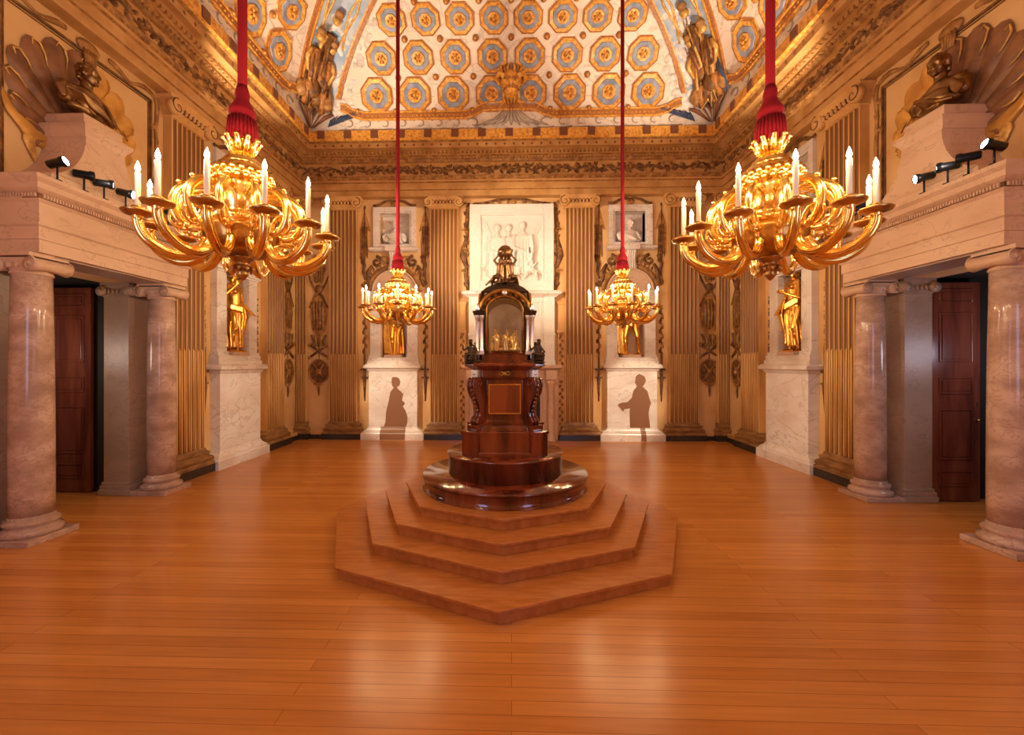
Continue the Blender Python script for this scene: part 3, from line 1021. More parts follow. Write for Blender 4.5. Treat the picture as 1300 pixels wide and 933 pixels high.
def make_surround(label):
    """painted scrolls, banners and husk drops round a niche, umber on ochre"""
    t = thing('painted_scrollwork', label, 'ornament', group='painted scrollwork round the niches')
    b = B()
    for sg in (-1, 1):
        scroll_orn(b, sg * .50, 4.80, .15, 1.2, PI / 2, sg, th=.05, mi=0)
        scroll_orn(b, sg * .27, 4.83, .12, 1.1, 0 if sg > 0 else PI, sg, th=.04, mi=1)
        arc = [(sg * .71 * math.cos(a_ * PI / 2 / 8 * .95), -.02, 3.98 + .69 * math.sin(a_ * PI / 2 / 8 * .95)) for a_ in range(9)]
        b.tube(arc, [.05, .06, .07, .08, .08, .08, .07, .06, .05], 8, mi=1, flat=((0, 1, 0), .5))
        b.tube([(sg * .62, -.02, 4.7), (sg * .74, -.03, 4.5), (sg * .72, -.03, 4.3), (sg * .80, -.02, 4.12)], [.04, .06, .05, .02], 8, mi=0, flat=((0, 1, 0), .6))
        for q_ in range(9):
            a_ = .25 + q_ * .13
            b.leaf(sg * .78 * math.cos(a_), 3.98 + .76 * math.sin(a_), (a_ if sg > 0 else PI - a_) + .5 * sg, .15, .07, -.0, .035, mi=q_ % 2)
        scroll_orn(b, sg * .80, 4.2, .10, 1.1, PI, -sg, th=.035, mi=0)
    b.build('scroll_foliage', [BROWN, BROWNL], t)
    b = B()                                # swan-neck pediment over the recess
    for sg in (-1, 1):
        pts = [(sg * .58, -.03, 6.33), (sg * .5, -.03, 6.32), (sg * .40, -.03, 6.35), (sg * .28, -.03, 6.42), (sg * .14, -.03, 6.45), (sg * .02, -.03, 6.44)]
        b.tube(pts, [.03, .035, .035, .035, .035, .03], 8, mi=0, flat=((0, 1, 0), .6))
    b.ball((0, -.03, 6.37), (.10, .04, .085), 12, 8, mi=1)
    scroll_orn(b, 0, 6.37, .07, 1, 0, 1, y=-.06, th=.018, mi=0)
    b.build('swan_neck_pediment', [BROWN, BROWNL], t)
    for sg in (-1, 1):
        b = B()                            # banner hanging from a spear beside the recess
        x = sg * .83
        b.tube([(x, -.02, 4.35), (x, -.02, 6.28)], .012, 6, mi=0)
        b.leaf(x, 6.22, PI / 2, .14, .06, -.0, .03, mi=0)
        b.prism_xz([(x - .02, 6.15), (x + .03, 6.12), (x + .17 * sg * -1 + .0, 5.62), (x + .08, 5.66), (x + .09, 5.0), (x + .02, 4.9), (x - .04, 4.95), (x - .13, 4.98), (x - .13, 5.7)][::1] if sg < 0 else
                   [(2 * x - p_[0], p_[1]) for p_ in [(x - .02, 6.15), (x + .03, 6.12), (x + .17, 5.62), (x + .08, 5.66), (x + .09, 5.0), (x + .02, 4.9), (x - .04, 4.95), (x - .13, 4.98), (x - .13, 5.7)]],
                   -.018, 0, 1)
        for q_ in range(4):
            b.tube([(x - .06 + .04 * q_, -.02, 5.75), (x - .08 + .045 * q_, -.025, 5.3), (x - .1 + .06 * q_, -.02, 4.75 + .05 * q_)], [.012, .018, .008], 6, mi=0)
        b.tube([(x - .08, -.02, 4.95), (x, -.03, 4.7), (x - .04, -.03, 4.5), (x + .02, -.02, 4.3)], [.06, .05, .035, .01], 8, mi=0, flat=((0, 1, 0), .5))
        b.build('painted_banner', [BROWN, BROWNL], t)
        b = B()                            # husk drop ending in a tapering blade
        for q_ in range(9):
            z_ = 3.5 - q_ * .13
            b.leaf(x, z_, -PI / 2 + (.35 if q_ % 2 else -.35), .17, .09, 0, .035, mi=q_ % 2)
            b.ball((x, -.02, z_), .03, 6, 4, mi=0)
        b.tube([(x, -.02, 2.35), (x, -.03, 1.95), (x, -.03, 1.6), (x, -.02, 1.02)], [.03, .025, .045, .012], 8, mi=0)
        b.box(x - .08, x + .08, -.05, 0, 1.86, 1.90, 0); b.box(x - .09, x + .09, -.05, 0, 1.64, 1.68, 0)
        b.ball((x - .08, -.03, 1.88), .03, 6, 4, mi=0); b.ball((x + .08, -.03, 1.88), .03, 6, 4, mi=0)
        b.build('husk_drop', [BROWN, BROWNL], t)
    return t


BAYS = [('back', -NICHE, 'on the far wall left of the central relief'), ('back', NICHE, 'on the far wall right of the central relief'),
        ('left', 5.45 + NICHE, 'on the left wall beyond the marble porch'), ('right', 5.45 + NICHE, 'on the right wall beyond the marble porch')]
protos = {}
for i, (k, c, where) in enumerate(BAYS):
    loc, rz = wallpos(k, c)
    for key, fn, pre in (('p', make_pedestal, 'white veined pedestal '), ('n', make_niche, 'arched marble niche '),
                         ('b', make_bust_frame, 'square white recess on bracket '), ('s', make_surround, 'painted scrolls and banners ')):
        if key == 'p' and i < 2: pre = 'white pedestal bearing a %s silhouette ' % ('gowned', 'coated')[i]
        if i == 0:
            protos[key] = fn(pre + where)
            protos[key].location = loc; protos[key].rotation_euler = (0, 0, rz)
        else:
            dup(protos[key], loc, rz, pre + where)

# silhouette shadows on the two far pedestals, put in as flat brown colour
def silh(name, label, pts, cx_):
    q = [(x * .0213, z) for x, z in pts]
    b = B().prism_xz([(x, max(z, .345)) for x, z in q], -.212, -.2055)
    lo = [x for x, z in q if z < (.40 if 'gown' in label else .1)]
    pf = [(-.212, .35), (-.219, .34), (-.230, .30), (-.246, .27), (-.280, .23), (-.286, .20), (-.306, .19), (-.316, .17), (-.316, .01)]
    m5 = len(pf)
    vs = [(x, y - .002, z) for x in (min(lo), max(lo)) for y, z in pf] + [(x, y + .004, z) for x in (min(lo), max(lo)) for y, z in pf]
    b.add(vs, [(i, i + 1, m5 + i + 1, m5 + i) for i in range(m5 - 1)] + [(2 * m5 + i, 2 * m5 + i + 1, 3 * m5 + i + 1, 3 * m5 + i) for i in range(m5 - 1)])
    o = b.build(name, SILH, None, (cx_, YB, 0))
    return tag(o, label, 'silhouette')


def zz(y): return 2.022 + (462 - y) / 47.3


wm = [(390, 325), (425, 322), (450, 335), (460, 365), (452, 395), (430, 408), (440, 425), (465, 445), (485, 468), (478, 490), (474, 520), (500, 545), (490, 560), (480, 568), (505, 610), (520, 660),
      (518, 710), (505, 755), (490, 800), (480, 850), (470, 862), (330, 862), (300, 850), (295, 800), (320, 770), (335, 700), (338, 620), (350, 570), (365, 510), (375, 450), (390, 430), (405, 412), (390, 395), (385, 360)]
silh('painted_shadow', 'painted brown shadow of a woman in a full gown on the left far pedestal', [((x / 6.667 + 440 - 499.5), zz(430 + y / 6.667)) for x, y in wm], -NICHE)
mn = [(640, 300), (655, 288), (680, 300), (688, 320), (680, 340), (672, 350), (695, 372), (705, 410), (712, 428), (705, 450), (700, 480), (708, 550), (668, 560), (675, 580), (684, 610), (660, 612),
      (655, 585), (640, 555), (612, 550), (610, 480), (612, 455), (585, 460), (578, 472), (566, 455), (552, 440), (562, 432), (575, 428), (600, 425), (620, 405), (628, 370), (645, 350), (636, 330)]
silh('painted_shadow', 'painted brown shadow of a man in a long coat on the right far pedestal', [((x / 3.888 + 640 - 800), zz(400 + y / 3.888)) for x, y in mn], NICHE)

# ------------------------------------------------------------------ trophies of arms painted near the far corners
def make_trophy(label):
    t = thing('painted_trophy', label, 'ornament', group='painted trophies of arms')
    b = B()
    b.tube([(0, -.01, 4.95), (0, -.01, 1.2)], .012, 6, mi=0)
    b.tube([(-.02, -.03, 4.9), (-.1, -.04, 4.98), (-.16, -.03, 4.9), (.02, -.04, 4.82), (.14, -.04, 4.92)], .035, 8, mi=1)
    b.prism_xz([(-.2, 4.72), (.2, 4.72), (.17, 4.5), (.12, 4.3), (.07, 4.2), (-.07, 4.2), (-.12, 4.3), (-.17, 4.5)], -.03, 0, 1)
    for q_ in range(5): b.tube([(-.16 + .08 * q_, -.03, 4.7), (-.1 + .05 * q_, -.05, 4.25)], .014, 6, mi=0)
    b.ball((0, -.02, 4.06), (.12, .05, .13), 10, 8, mi=0)
    for sg in (-1, 1):
        b.tube([(sg * .02, -.03, 3.9), (sg * .2, -.03, 4.25), (sg * .27, -.02, 4.45)], [.03, .025, .01], 6, mi=0)
        b.tube([(-sg * .02, -.03, 4.1), (sg * .26, -.03, 3.55)], [.03, .015], 6, mi=0)
    b.prism_xz([(-.13, 3.9), (.13, 3.9), (.2, 3.7), (.22, 3.3), (.17, 2.95), (.1, 2.82), (-.1, 2.8), (-.2, 3.0), (-.24, 3.35), (-.2, 3.7)], -.025, 0, 1)
    b.ball((-.0, -.02, 3.35), (.17, .05, .42), 12, 8, mi=0)
    for q_ in range(4): b.tube([(-.14 + .09 * q_, -.05, 3.75), (-.11 + .08 * q_, -.07, 3.35), (-.12 + .08 * q_, -.05, 2.95)], .013, 6, mi=1)
    for q_ in range(5): b.tube([((-.2 + .1 * q_), -.03, 2.82), ((-.13 + .065 * q_), -.04, 2.62), ((-.2 + .1 * q_), -.03, 2.5)], .03, 6, mi=q_ % 2)
    for sg in (-1, 1):
        b.tube([(sg * .25, -.03, 2.55), (-sg * .25, -.03, 2.2)], [.035, .03], 7, mi=0); b.ball((sg * .26, -.03, 2.55), .05, 8, 6, mi=1); b.ball((sg * .26, -.03, 2.2), .05, 8, 6, mi=1)
    pts = [(.27 * math.cos(a_), 1.82 + .33 * math.sin(a_)) for a_ in [2 * PI * i / 20 for i in range(20)]]
    b.prism_xz(pts, -.02, 0, 0)
    b.tube([(p_[0], -.03, p_[1]) for p_ in pts + pts[:1]], .022, 7, mi=1)
    b.tube([(-.14, -.03, 2.02), (.14, -.04, 1.62)], .02, 6, mi=1); b.tube([(.14, -.03, 2.02), (-.14, -.04, 1.62)], .02, 6, mi=1)
    b.ball((0, -.04, 1.82), .07, 10, 8, mi=1)
    b.tube([(-.12, -.02, 1.5), (0, -.03, 1.42), (.12, -.02, 1.5)], .025, 6, mi=1)
    b.tube([(0, -.02, 1.45), (0, -.03, 1.3), (0, -.02, 1.15)], [.03, .025, .008], 6, mi=0)
    b.build('arms_and_shields', [BROWN, BROWNL], t)
    return t


tr = None
for k, c, lab in (('back', -5.26, 'brown painted trophy of arms on the far wall, left corner'), ('back', 5.26, 'brown painted trophy of arms on the far wall, right corner'),
                  ('left', 10.78, 'brown painted trophy of arms on the left wall by the far corner'), ('right', 10.78, 'brown painted trophy of arms on the right wall by the far corner')):
    loc, rz = wallpos(k, c)
    if tr is None:
        tr = make_trophy(lab); tr.location = loc; tr.rotation_euler = (0, 0, rz)
    else:
        dup(tr, loc, rz, lab)

# ------------------------------------------------------------------ figures
def limb(a, b_, ra, rb): return ('c', a, b_, ra, rb)


def head(c, r=.105, yaw=0.0, face=True, curls=True, helmet=False):
    """front of the face looks to -y before yaw; c is the middle of the skull"""
    Mz = Matrix.Rotation(yaw, 3, 'Z')
    q = lambda x, y, z: tuple(Vector(c) + Mz @ Vector((x * r, y * r, z * r)))
    P = [('b', q(0, .05, .15), (r * .80, r * .95, r * .95)), ('b', q(0, -.25, -.45), (r * .62, r * .62, r * .72)),
         ('c', q(0, -.85, .1), q(0, -1.05, -.28), r * .11, r * .17), ('b', q(0, -.72, -.98), (r * .26, r * .24, r * .2)),
         ('c', q(-.2, -.84, -.58), q(.2, -.84, -.58), r * .10, r * .10), ('c', q(-.16, -.84, -.72), q(.16, -.84, -.72), r * .09, r * .09)]
    for s in (-1, 1):
        P += [('b', q(s * .80, .05, -.1), (r * .13, r * .2, r * .3)), ('c', q(s * .15, -.88, .2), q(s * .5, -.76, .2), r * .11, r * .11),
              ('b', q(s * .36, -.70, -.02), (r * .14,) * 3), ('b', q(s * .42, -.55, -.4), (r * .22,) * 3)]
    if curls:
        rnd = random.Random(5)
        for i in range(46):
            a = rnd.uniform(0, 2 * PI); e = rnd.uniform(-.1, 1.45)
            x, y, z = math.cos(e) * math.cos(a), math.cos(e) * math.sin(a), math.sin(e)
            if y < -.5 and z < .62: continue
            P.append(('b', q(x * .82, y * .95 + .08, z * .95 + .2), (r * .2,) * 3))
        for i in range(14):
            a = rnd.uniform(.15 * PI, .85 * PI)
            P.append(('b', q(.75 * math.cos(a), .75 * math.sin(a) + .1, rnd.uniform(-.7, 0)), (r * .2,) * 3))
    return P


def hand(w_, d, side_, r=.011, curl=.3):
    """palm and five fingers; w_ wrist, d pointing direction"""
    w_ = Vector(w_); d = Vector(d).normalized()
    s = d.cross(Vector((0, 1, 0)))
    if s.length < .1: s = d.cross(Vector((1, 0, 0)))
    s.normalize(); u = s.cross(d)
    P = [('c', w_, w_ + d * .075, .026, .032)]
    for i in range(4):
        L = (.062, .074, .07, .054)[i]
        o = w_ + d * .085 + s * (.027 - .018 * i)
        m = o + d * L * .5 - u * curl * .02
        P += [('c', o, m, r, r * .9), ('c', m, m + d * L * .45 - u * curl * .05, r * .9, r * .75)]
    o = w_ + d * .03 + s * .028 * side_
    P += [('c', o, o + d * .035 + s * .028 * side_, r * 1.15, r), ('c', o + d * .035 + s * .028 * side_, o + d * .07 + s * .03 * side_, r, r * .8)]
    return P


def figure(kind):
    """standing statue about 1.6 m tall, facing -y, feet at z=0; kind picks the pose"""
    P = []
    hip = Vector((0.03, 0, .86)); ch = Vector((-.01, -.01, 1.22)); nk = Vector((0, 0, 1.40)); hd = Vector((.02, -.02, 1.535))
    if kind == 'draped_left':
        hip = Vector((.03, 0, .84)); ch = Vector((.01, 0, 1.18)); nk = Vector((-.02, 0, 1.36)); hd = Vector((-.06, -.02, 1.50)); yaw = -.9
        kn = [(-.10, -.10, .46), (.12, -.02, .46)]; ft = [(-.11, .0, .05), (.10, -.02, .05)]
        el = [(-.30, -.02, 1.10), (.26, .0, 1.02)]; wr = [(-.14, -.14, 1.32), (.30, -.14, .86)]
    elif kind == 'draped_right':
        yaw = .6
        kn = [(-.09, -.03, .46), (.12, -.10, .46)]; ft = [(-.09, -.02, .05), (.13, .0, .05)]
        el = [(-.29, .02, 1.08), (.22, -.06, 1.02)]; wr = [(-.30, -.10, .86), (.06, -.2, 1.12)]
    elif kind == 'venus':
        yaw = .4
        kn = [(-.06, -.08, .46), (.08, -.02, .46)]; ft = [(-.04, -.02, .05), (.09, -.02, .05)]
        el = [(-.25, -.02, 1.06), (.27, .02, 1.10)]; wr = [(-.06, -.17, .92), (.34, -.10, 1.30)]
    else:                                 # athlete
        yaw = -.3
        kn = [(-.13, -.02, .47), (.17, -.08, .46)]; ft = [(-.10, .0, .05), (.22, .02, .05)]
        el = [(-.31, .0, 1.12), (.30, -.03, 1.14)]; wr = [(-.20, -.16, .98), (.40, -.14, 1.02)]
    fem = kind in ('venus', 'draped_right')
    hw = .10 if not fem else .115
    sw = .175 if not fem else .15
    P += [('b', hip, (.155, .11, .12)), ('c', hip + Vector((0, 0, .04)), ch, .115, .125), ('b', ch + Vector((0, 0, .02)), (.155, .105, .15)),
          ('c', ch + Vector((-sw * .8, 0, .12)), ch + Vector((sw * .8, 0, .12)), .062, .062), ('c', nk - Vector((0, 0, .06)), hd, .058, .05)]
    for s in (-1, 1):
        P.append(('b', ch + Vector((s * .07, -.075, .03)), (.06, .045, .05)))
        P.append(('b', hip + Vector((s * .07, .07, -.02)), (.09, .08, .09)))
        i = 0 if s < 0 else 1
        h0 = hip + Vector((s * hw * .85, 0, -.05)); k_ = Vector(kn[i]); f_ = Vector(ft[i])
        P += [('c', h0, k_, .092, .056), ('c', k_, k_.lerp(f_, .3) + Vector((0, .012, 0)), .055, .056), ('c', k_.lerp(f_, .3), f_ + Vector((0, 0, .03)), .054, .033),
              ('c', f_ + Vector((0, .04, -.01)), f_ + Vector((s * .02, -.12, -.025)), .036, .025), ('b', f_ + Vector((s * .02, -.14, -.03)), (.045, .04, .02))]
        sh = ch + Vector((s * sw, 0, .12)); e_ = Vector(el[i]); w_ = Vector(wr[i])
        P += [('c', sh, e_, .052, .038), ('c', e_, w_, .038, .025)]
        P += hand(w_, (w_ - e_), -s)
    P += head(hd + Vector((0, 0, .0)), .098, yaw)
    return P, hip, ch


def drapery(kind, hip, ch):
    P = []
    rnd = random.Random(len(kind))
    if kind in ('draped_left', 'draped_right'):
        for i in range(22):
            a = 2 * PI * i / 22
            r0, r1 = .125, .145 + .035 * (i % 2)
            p0 = Vector((hip.x + r0 * math.cos(a), r0 * .75 * math.sin(a), hip.z + .10 + .08 * math.cos(a + .8)))
            p1 = Vector((.02 + r1 * math.cos(a + .25), r1 * .75 * math.sin(a + .25), .48))
            p2 = Vector((.02 + (r1 + .01) * math.cos(a + .45), (r1) * .75 * math.sin(a + .45), .09 if kind == 'draped_left' else .2 + .1 * math.sin(a)))
            P.append(('t', [p0, p0.lerp(p1, .5) + Vector((.03 * math.sin(i * 2.3), -.02 * (i % 2), 0)), p1 + Vector((.02 * math.sin(i * 1.7), 0, 0)), p2], [.022, .027, .026, .02]))
        for i in range(5):
            a = i * .22
            P.append(('t', [(-.18, -.05, hip.z + .02 + a * .08), (0, -.17, hip.z - .03 + a * .1), (.18, -.06, hip.z + .08 + a * .12), (.2, .1, hip.z + .12)], [.028, .034, .03, .02]))
        sx = 1 if kind == 'draped_left' else -1
        for i in range(6):
            P.append(('t', [(sx * (.26 + .02 * i), -.02 + .02 * i, 1.05), (sx * (.29 + .025 * i), -.06, .75), (sx * (.24 + .03 * i), -.02, .35 + .04 * i)], [.025, .035, .018]))
    else:
        for i in range(6):
            P.append(('t', [(-.28 + .03 * i, .08, 1.0 if kind == 'athlete' else .9), (-.3 + .035 * i, .1, .6), (-.27 + .03 * i, .08, .03)], [.03, .04, .04]))
        if kind == 'venus':
            for i in range(14):
                a = PI * .1 + PI * 1.0 * i / 13
                P.append(('t', [(.16 * math.cos(a), .10 + .05 * math.sin(a), .8), (.2 * math.cos(a), .10 + .05 * math.sin(a), .4), (.22 * math.cos(a), .10, .03)], [.025, .03, .03]))
        P.append(('c', (-.14, .12, 0.02), (-.16, .10, .6), .07, .06))
        for i in range(5):
            P.append(('t', [(-.15, -.04, hip.z - .03 + .01 * i), (.0, -.13, hip.z - .06 - .02 * i), (.16, -.05, hip.z - .01 + .01 * i)], [.02, .026, .02]))
    return P


STAT = [('venus', 'back', -NICHE, 'gilt statue of a draped nude woman in the far left niche, behind chandelier', 1.03, 'statue'),
        ('athlete', 'back', NICHE, 'gilt statue of a nude man with legs apart in the far right niche', 1.03, 'statue'),
        ('draped_left', 'left', 5.45 + NICHE, 'gilt statue with bare torso and wrapped legs in the left wall niche', 1.04, 'statue'),
        ('draped_right', 'right', 5.45 + NICHE, 'gilt draped statue holding trailing cloth in the right wall niche', 1.04, 'statue')]
for kind, k, c, lab, sc, cat in STAT:
    loc, rz = wallpos(k, c)
    t = thing('gilt_statue', lab, cat, (loc[0], loc[1], 2.27), rz)
    P, hip, ch = figure(kind)
    off = Vector((0, .02, .02))
    xf = lambda v, sc=sc: v * sc + Vector((0, -.03, .0))
    sculpt('body', P, GOLDS, t, .011, 2, xf=xf)
    sculpt('drapery', drapery(kind, hip, ch), GOLDS, t, .010, 1, xf=xf)
    B().lathe([(.2, 0), (.2, .025), (.18, .035), (0.001, .035)], (0, -.01, 0), 20).build('base', GOLDS, t)


def make_bust(name, label, m, scale, yaw, clothed=True, group=None, socle=True, parts=True):
    """head turned, shoulders under a folded cloak"""
    t = thing(name, label, 'bust', group=group)
    P = [('c', (0, .02, .42), (0, 0, .53), .07, .062), ('b', (0, .02, .32), (.22, .12, .15)), ('b', (0, -.02, .22), (.19, .13, .14)),
         ('c', (-.20, .03, .34), (.20, .03, .34), .085, .085), ('c', (-.24, .04, .30), (-.25, .02, .22), .085, .075), ('c', (.24, .04, .30), (.25, .02, .22), .085, .075)]
    P += head((.0, -.02, .64), .118, yaw)
    xf = lambda v: v * scale
    sculpt('head_and_chest', P, m, t, .011 * scale, 2, xf=xf)
    P = []
    for i in range(11):
        u = i / 10
        P.append(('t', [(-.30 + .10 * u, .04, .36 - .12 * u), (-.18 + .12 * u, -.13, .30 - .12 * u), (.02 + .10 * u, -.17, .20 - .07 * u), (.20 + .05 * u, -.10, .10 + .0 * u)], [.02, .026, .028, .02]))
    for i in range(8):
        a = i * .12
        P.append(('t', [(.10 + .2 * u * 0 + .02 * i, .06, .42), (.20 + .015 * i, -.06, .34 - .02 * i), (.24 + .005 * i, -.10, .2 - .01 * i)], [.02, .026, .016]))
    P += [('t', [(-.27, .02, .38), (-.33, .0, .30), (-.30, -.03, .18)], [.05, .06, .03]), ('b', (0, .0, .16), (.24, .12, .09))]
    sculpt('cloak', P, m, t, .011 * scale, 2, xf=xf)
    if socle:
        B().lathe([(.10 * scale, 0), (.10 * scale, .02 * scale), (.07 * scale, .035 * scale), (.055 * scale, .07 * scale), (.08 * scale, .12 * scale), (0.01, .13 * scale)], (0, 0, 0), 24).build('socle', m, t)
    return t


# white busts in the square recesses
for i, (k, c, where) in enumerate(BAYS):
    loc, rz = wallpos(k, c)
    lab = 'small white bust ' + where
    if i == 0:
        wb = make_bust('marble_bust', lab, STATM, .95, .5, group='white busts in square recesses'); base_b = wb
        wb.location = (loc[0], loc[1] + .02, 5.20); wb.rotation_euler = (0, 0, rz)
    else:
        p_ = {'back': (loc[0], loc[1] + .02, 5.20), 'left': (loc[0] - .02, loc[1], 5.20), 'right': (loc[0] + .02, loc[1], 5.20)}[k]
        dup(base_b, p_, rz, lab)

# ------------------------------------------------------------------ centre of the far wall: relief and chimneypiece
t = thing('marble_relief', 'large white marble relief of toga figures above the chimneypiece', 'relief', (0, YB, 0))
b = B().box(-1.12, 1.12, -.10, 0, 3.95, 6.29).frame(-1.12, 1.12, 3.95, 6.29, .28, -.145, -.08)
b.frame(-.85, .85, 4.22, 6.02, .03, -.16, -.09)
b.build('slab', STATM, t, bevel=.005)
P = []
rnd = random.Random(9)
for (x, zt, hd_, w_) in ((-.38, 5.66, 1, .2), (-.08, 5.66, -1, .14), (.30, 5.72, -1, .24)):
    P += [('b', (x, -.12, zt), (.085, .06, .11)), ('b', (x + .06 * hd_, -.13, zt - .03), (.04, .04, .04)), ('c', (x, -.11, zt - .1), (x, -.11, zt - .2), .05, .05),
          ('b', (x, -.11, zt - .45), (w_, .06, .3)), ('b', (x, -.10, zt - .9), (w_ * .95, .06, .45))]
    for i in range(9):
        u = (i - 4) / 4
        P.append(('t', [(x + u * w_ * .7, -.15, zt - .25 - .06 * abs(u)), (x + u * w_ * .9 + .05 * rnd.uniform(-1, 1), -.16, zt - .7), (x + u * w_ * 1.1, -.15, zt - 1.3)], [.018, .026, .018]))
    P.append(('t', [(x - w_ * .9, -.13, zt - .25), (x - w_ * 1.1, -.16, zt - .6), (x + .05, -.18, zt - .72)], [.05, .045, .03]))
    P.append(('t', [(x + w_ * .9, -.13, zt - .25), (x + w_ * 1.1, -.16, zt - .6), (x + w_ * .9, -.17, zt - .95)], [.05, .045, .03]))
for i in range(14):
    a = i / 13
    P.append(('t', [(-.8, -.10, 5.98 - .02 * i), (-.62 + .12 * a, -.11, 5.7 - .35 * a), (-.76 + .2 * a, -.10, 5.3 - .8 * a)], [.012, .018, .01]))
    P.append(('t', [(.8, -.10, 5.98 - .02 * i), (.62 - .05 * a, -.11, 5.6 - .35 * a), (.74 - .1 * a, -.10, 5.2 - .8 * a)], [.012, .018, .01]))
for i in range(16):
    x = -.7 + 1.4 * rnd.random(); zq = 4.35 + .35 * rnd.random()
    P.append(('t', [(x, -.12, zq + .2), (x + rnd.uniform(-.15, .15), -.15, zq), (x + rnd.uniform(-.25, .25), -.12, zq - .12)], [.03, .05, .02]))
sculpt('carved_figures', P, STATM, t, .016, 1, xf=lambda v: Vector((v.x, -.085 + (v.y + .10) * 1.7, v.z)))
t = thing('painted_relief_frame', 'umber painted scroll frame round the large marble relief', 'ornament', (0, YB, 0))
b = B()
for sg in (-1, 1):
    pts = [(sg * 1.15, -.02, 6.38), (sg * 1.19, -.02, 6.2), (sg * 1.20, -.02, 5.95), (sg * 1.23, -.02, 5.7), (sg * 1.20, -.02, 5.5), (sg * 1.28, -.02, 5.15), (sg * 1.31, -.02, 4.95), (sg * 1.22, -.02, 4.65), (sg * 1.24, -.02, 4.45), (sg * 1.2, -.02, 4.2), (sg * 1.18, -.02, 4.0)]
    b.tube(pts, [.03, .05, .05, .06, .04, .07, .09, .05, .055, .06, .03], 8, mi=0, flat=((0, 1, 0), .4))
    for z_, r_ in ((5.62, .07), (4.52, .07), (5.08, .08), (6.36, .05)):
        scroll_orn(b, sg * 1.25, z_, r_, 1.2, 0 if sg > 0 else PI, sg, y=-.05, th=.022, mi=1)
    for q_ in range(14):
        b.leaf(sg * 1.22, 4.1 + q_ * .16, PI / 2 + .5 * sg * (1 if q_ % 2 else -1), .16, .07, -.02, .04, mi=q_ % 2)
    pts = [(sg * 1.05, -.02, 6.34), (sg * .8, -.02, 6.35), (sg * .6, -.02, 6.39), (sg * .4, -.02, 6.45), (sg * .15, -.02, 6.46), (0, -.02, 6.46)]
    b.tube(pts, [.03, .045, .04, .035, .03, .03], 8, mi=0, flat=((0, 1, 0), .4))
    scroll_orn(b, sg * .32, 6.38, .06, 1.1, PI / 2, -sg, y=-.04, th=.018, mi=1)
    for q_ in range(6): b.leaf(sg * (.45 + .09 * q_), 6.36, (0 if sg > 0 else PI) + .3 * (-1) ** q_, .12, .05, -.01, .04, mi=1)
b.ball((0, -.03, 6.38), (.13, .04, .07), 12, 8, mi=1)
b.build('scroll_frame', [BROWN, BROWNL], t)

t = thing('marble_chimneypiece', 'tall white marble chimneypiece behind the clock pedestal', 'fireplace', (0, YB, 0))
b = B().stack([(1.18, -.18, 3.80), (1.22, -.2, 3.83), (1.32, -.28, 3.88), (1.32, -.28, 3.93), (1.28, -.24, 3.97)])
b.build('cornice', WHITE, t)
b = B().box(-1.14, 1.14, -.12, 0, 2.0, 3.80)
for sg in (-1, 1):
    x0, x1 = sorted((sg * .86, sg * 1.14)); b.box(x0, x1, -.18, -.1, 2.0, 3.80)
    b.box(x0 - .02, x1 + .02, -.2, -.1, 2.78, 2.84); b.box(x0 - .02, x1 + .02, -.2, -.1, 2.0, 2.1)
b.frame(-.8, .8, 2.1, 3.7, .04, -.15, -.1)
b.build('overmantel', STATM, t, bevel=.004)
B().stack([(1.24, -.30, 1.86), (1.27, -.34, 1.89), (1.32, -.40, 1.92), (1.32, -.40, 1.98), (1.29, -.37, 2.0)]).build('mantel_shelf', PORCH, t)
b = B().box(-1.22, 1.22, -.26, 0, 1.62, 1.86); b.box(-1.22, -.82, -.24, 0, 0, 1.62); b.box(.82, 1.22, -.24, 0, 0, 1.62)
b.frame(-.82, .82, 0, 1.62, .06, -.2, 0)
b.build('fire_surround', PORCH, t, bevel=.004)
for sg in (-1, 1):
    b = B().lathe([(.13, 0), (.13, .06), (.11, .08), (.125, .11), (.10, .14), (.092, .2), (.085, 1.42), (.10, 1.46), (.13, 1.52), (.13, 1.58), (.10, 1.6), (.12, 1.62)], (sg * 1.03, -.36, 0), 24)
    b.build('column', PORCH, t)
    b = B(); b.box(sg * 1.03 - .14, sg * 1.03 + .14, -.5, -.2, 1.62, 1.86); b.build('impost', PORCH, t, bevel=.005)
B().box(-.8, .8, -.12, -.005, 0, 1.60).build('fireback', BLACKM, t)
# carved side pilaster strips flanking the chimneypiece
for sg, nm in ((-1, 'left'), (1, 'right')):
    t = thing('carved_side_strip', 'ochre carved strip with festoon drops on the %s of the chimneypiece' % nm, 'ornament', (sg * 1.33, YB, 0))
    b = B().box(-.10, .10, -.06, 0, .2, 3.7)
    b.box(-.13, .13, -.09, 0, 2.86, 2.94); b.box(-.13, .13, -.09, 0, 1.7, 1.78); b.box(-.12, .12, -.08, 0, 3.62, 3.7)
    b.build('strip', [PIL], t, bevel=.004)
    b = B()
    for q_ in range(12): b.leaf(0, 1.5 - q_ * .1, -PI / 2 + (.4 if q_ % 2 else -.4), .15, .09, -.055, .04)
    for q_ in range(9): b.leaf(0, 2.8 - q_ * .1, -PI / 2 + (.4 if q_ % 2 else -.4), .15, .09, -.055, .04)
    b.ball((0, -.08, 1.55), .05, 8, 6); b.ball((0, -.08, 2.82), .05, 8, 6)
    b.build('festoon', [BROWNL], t)

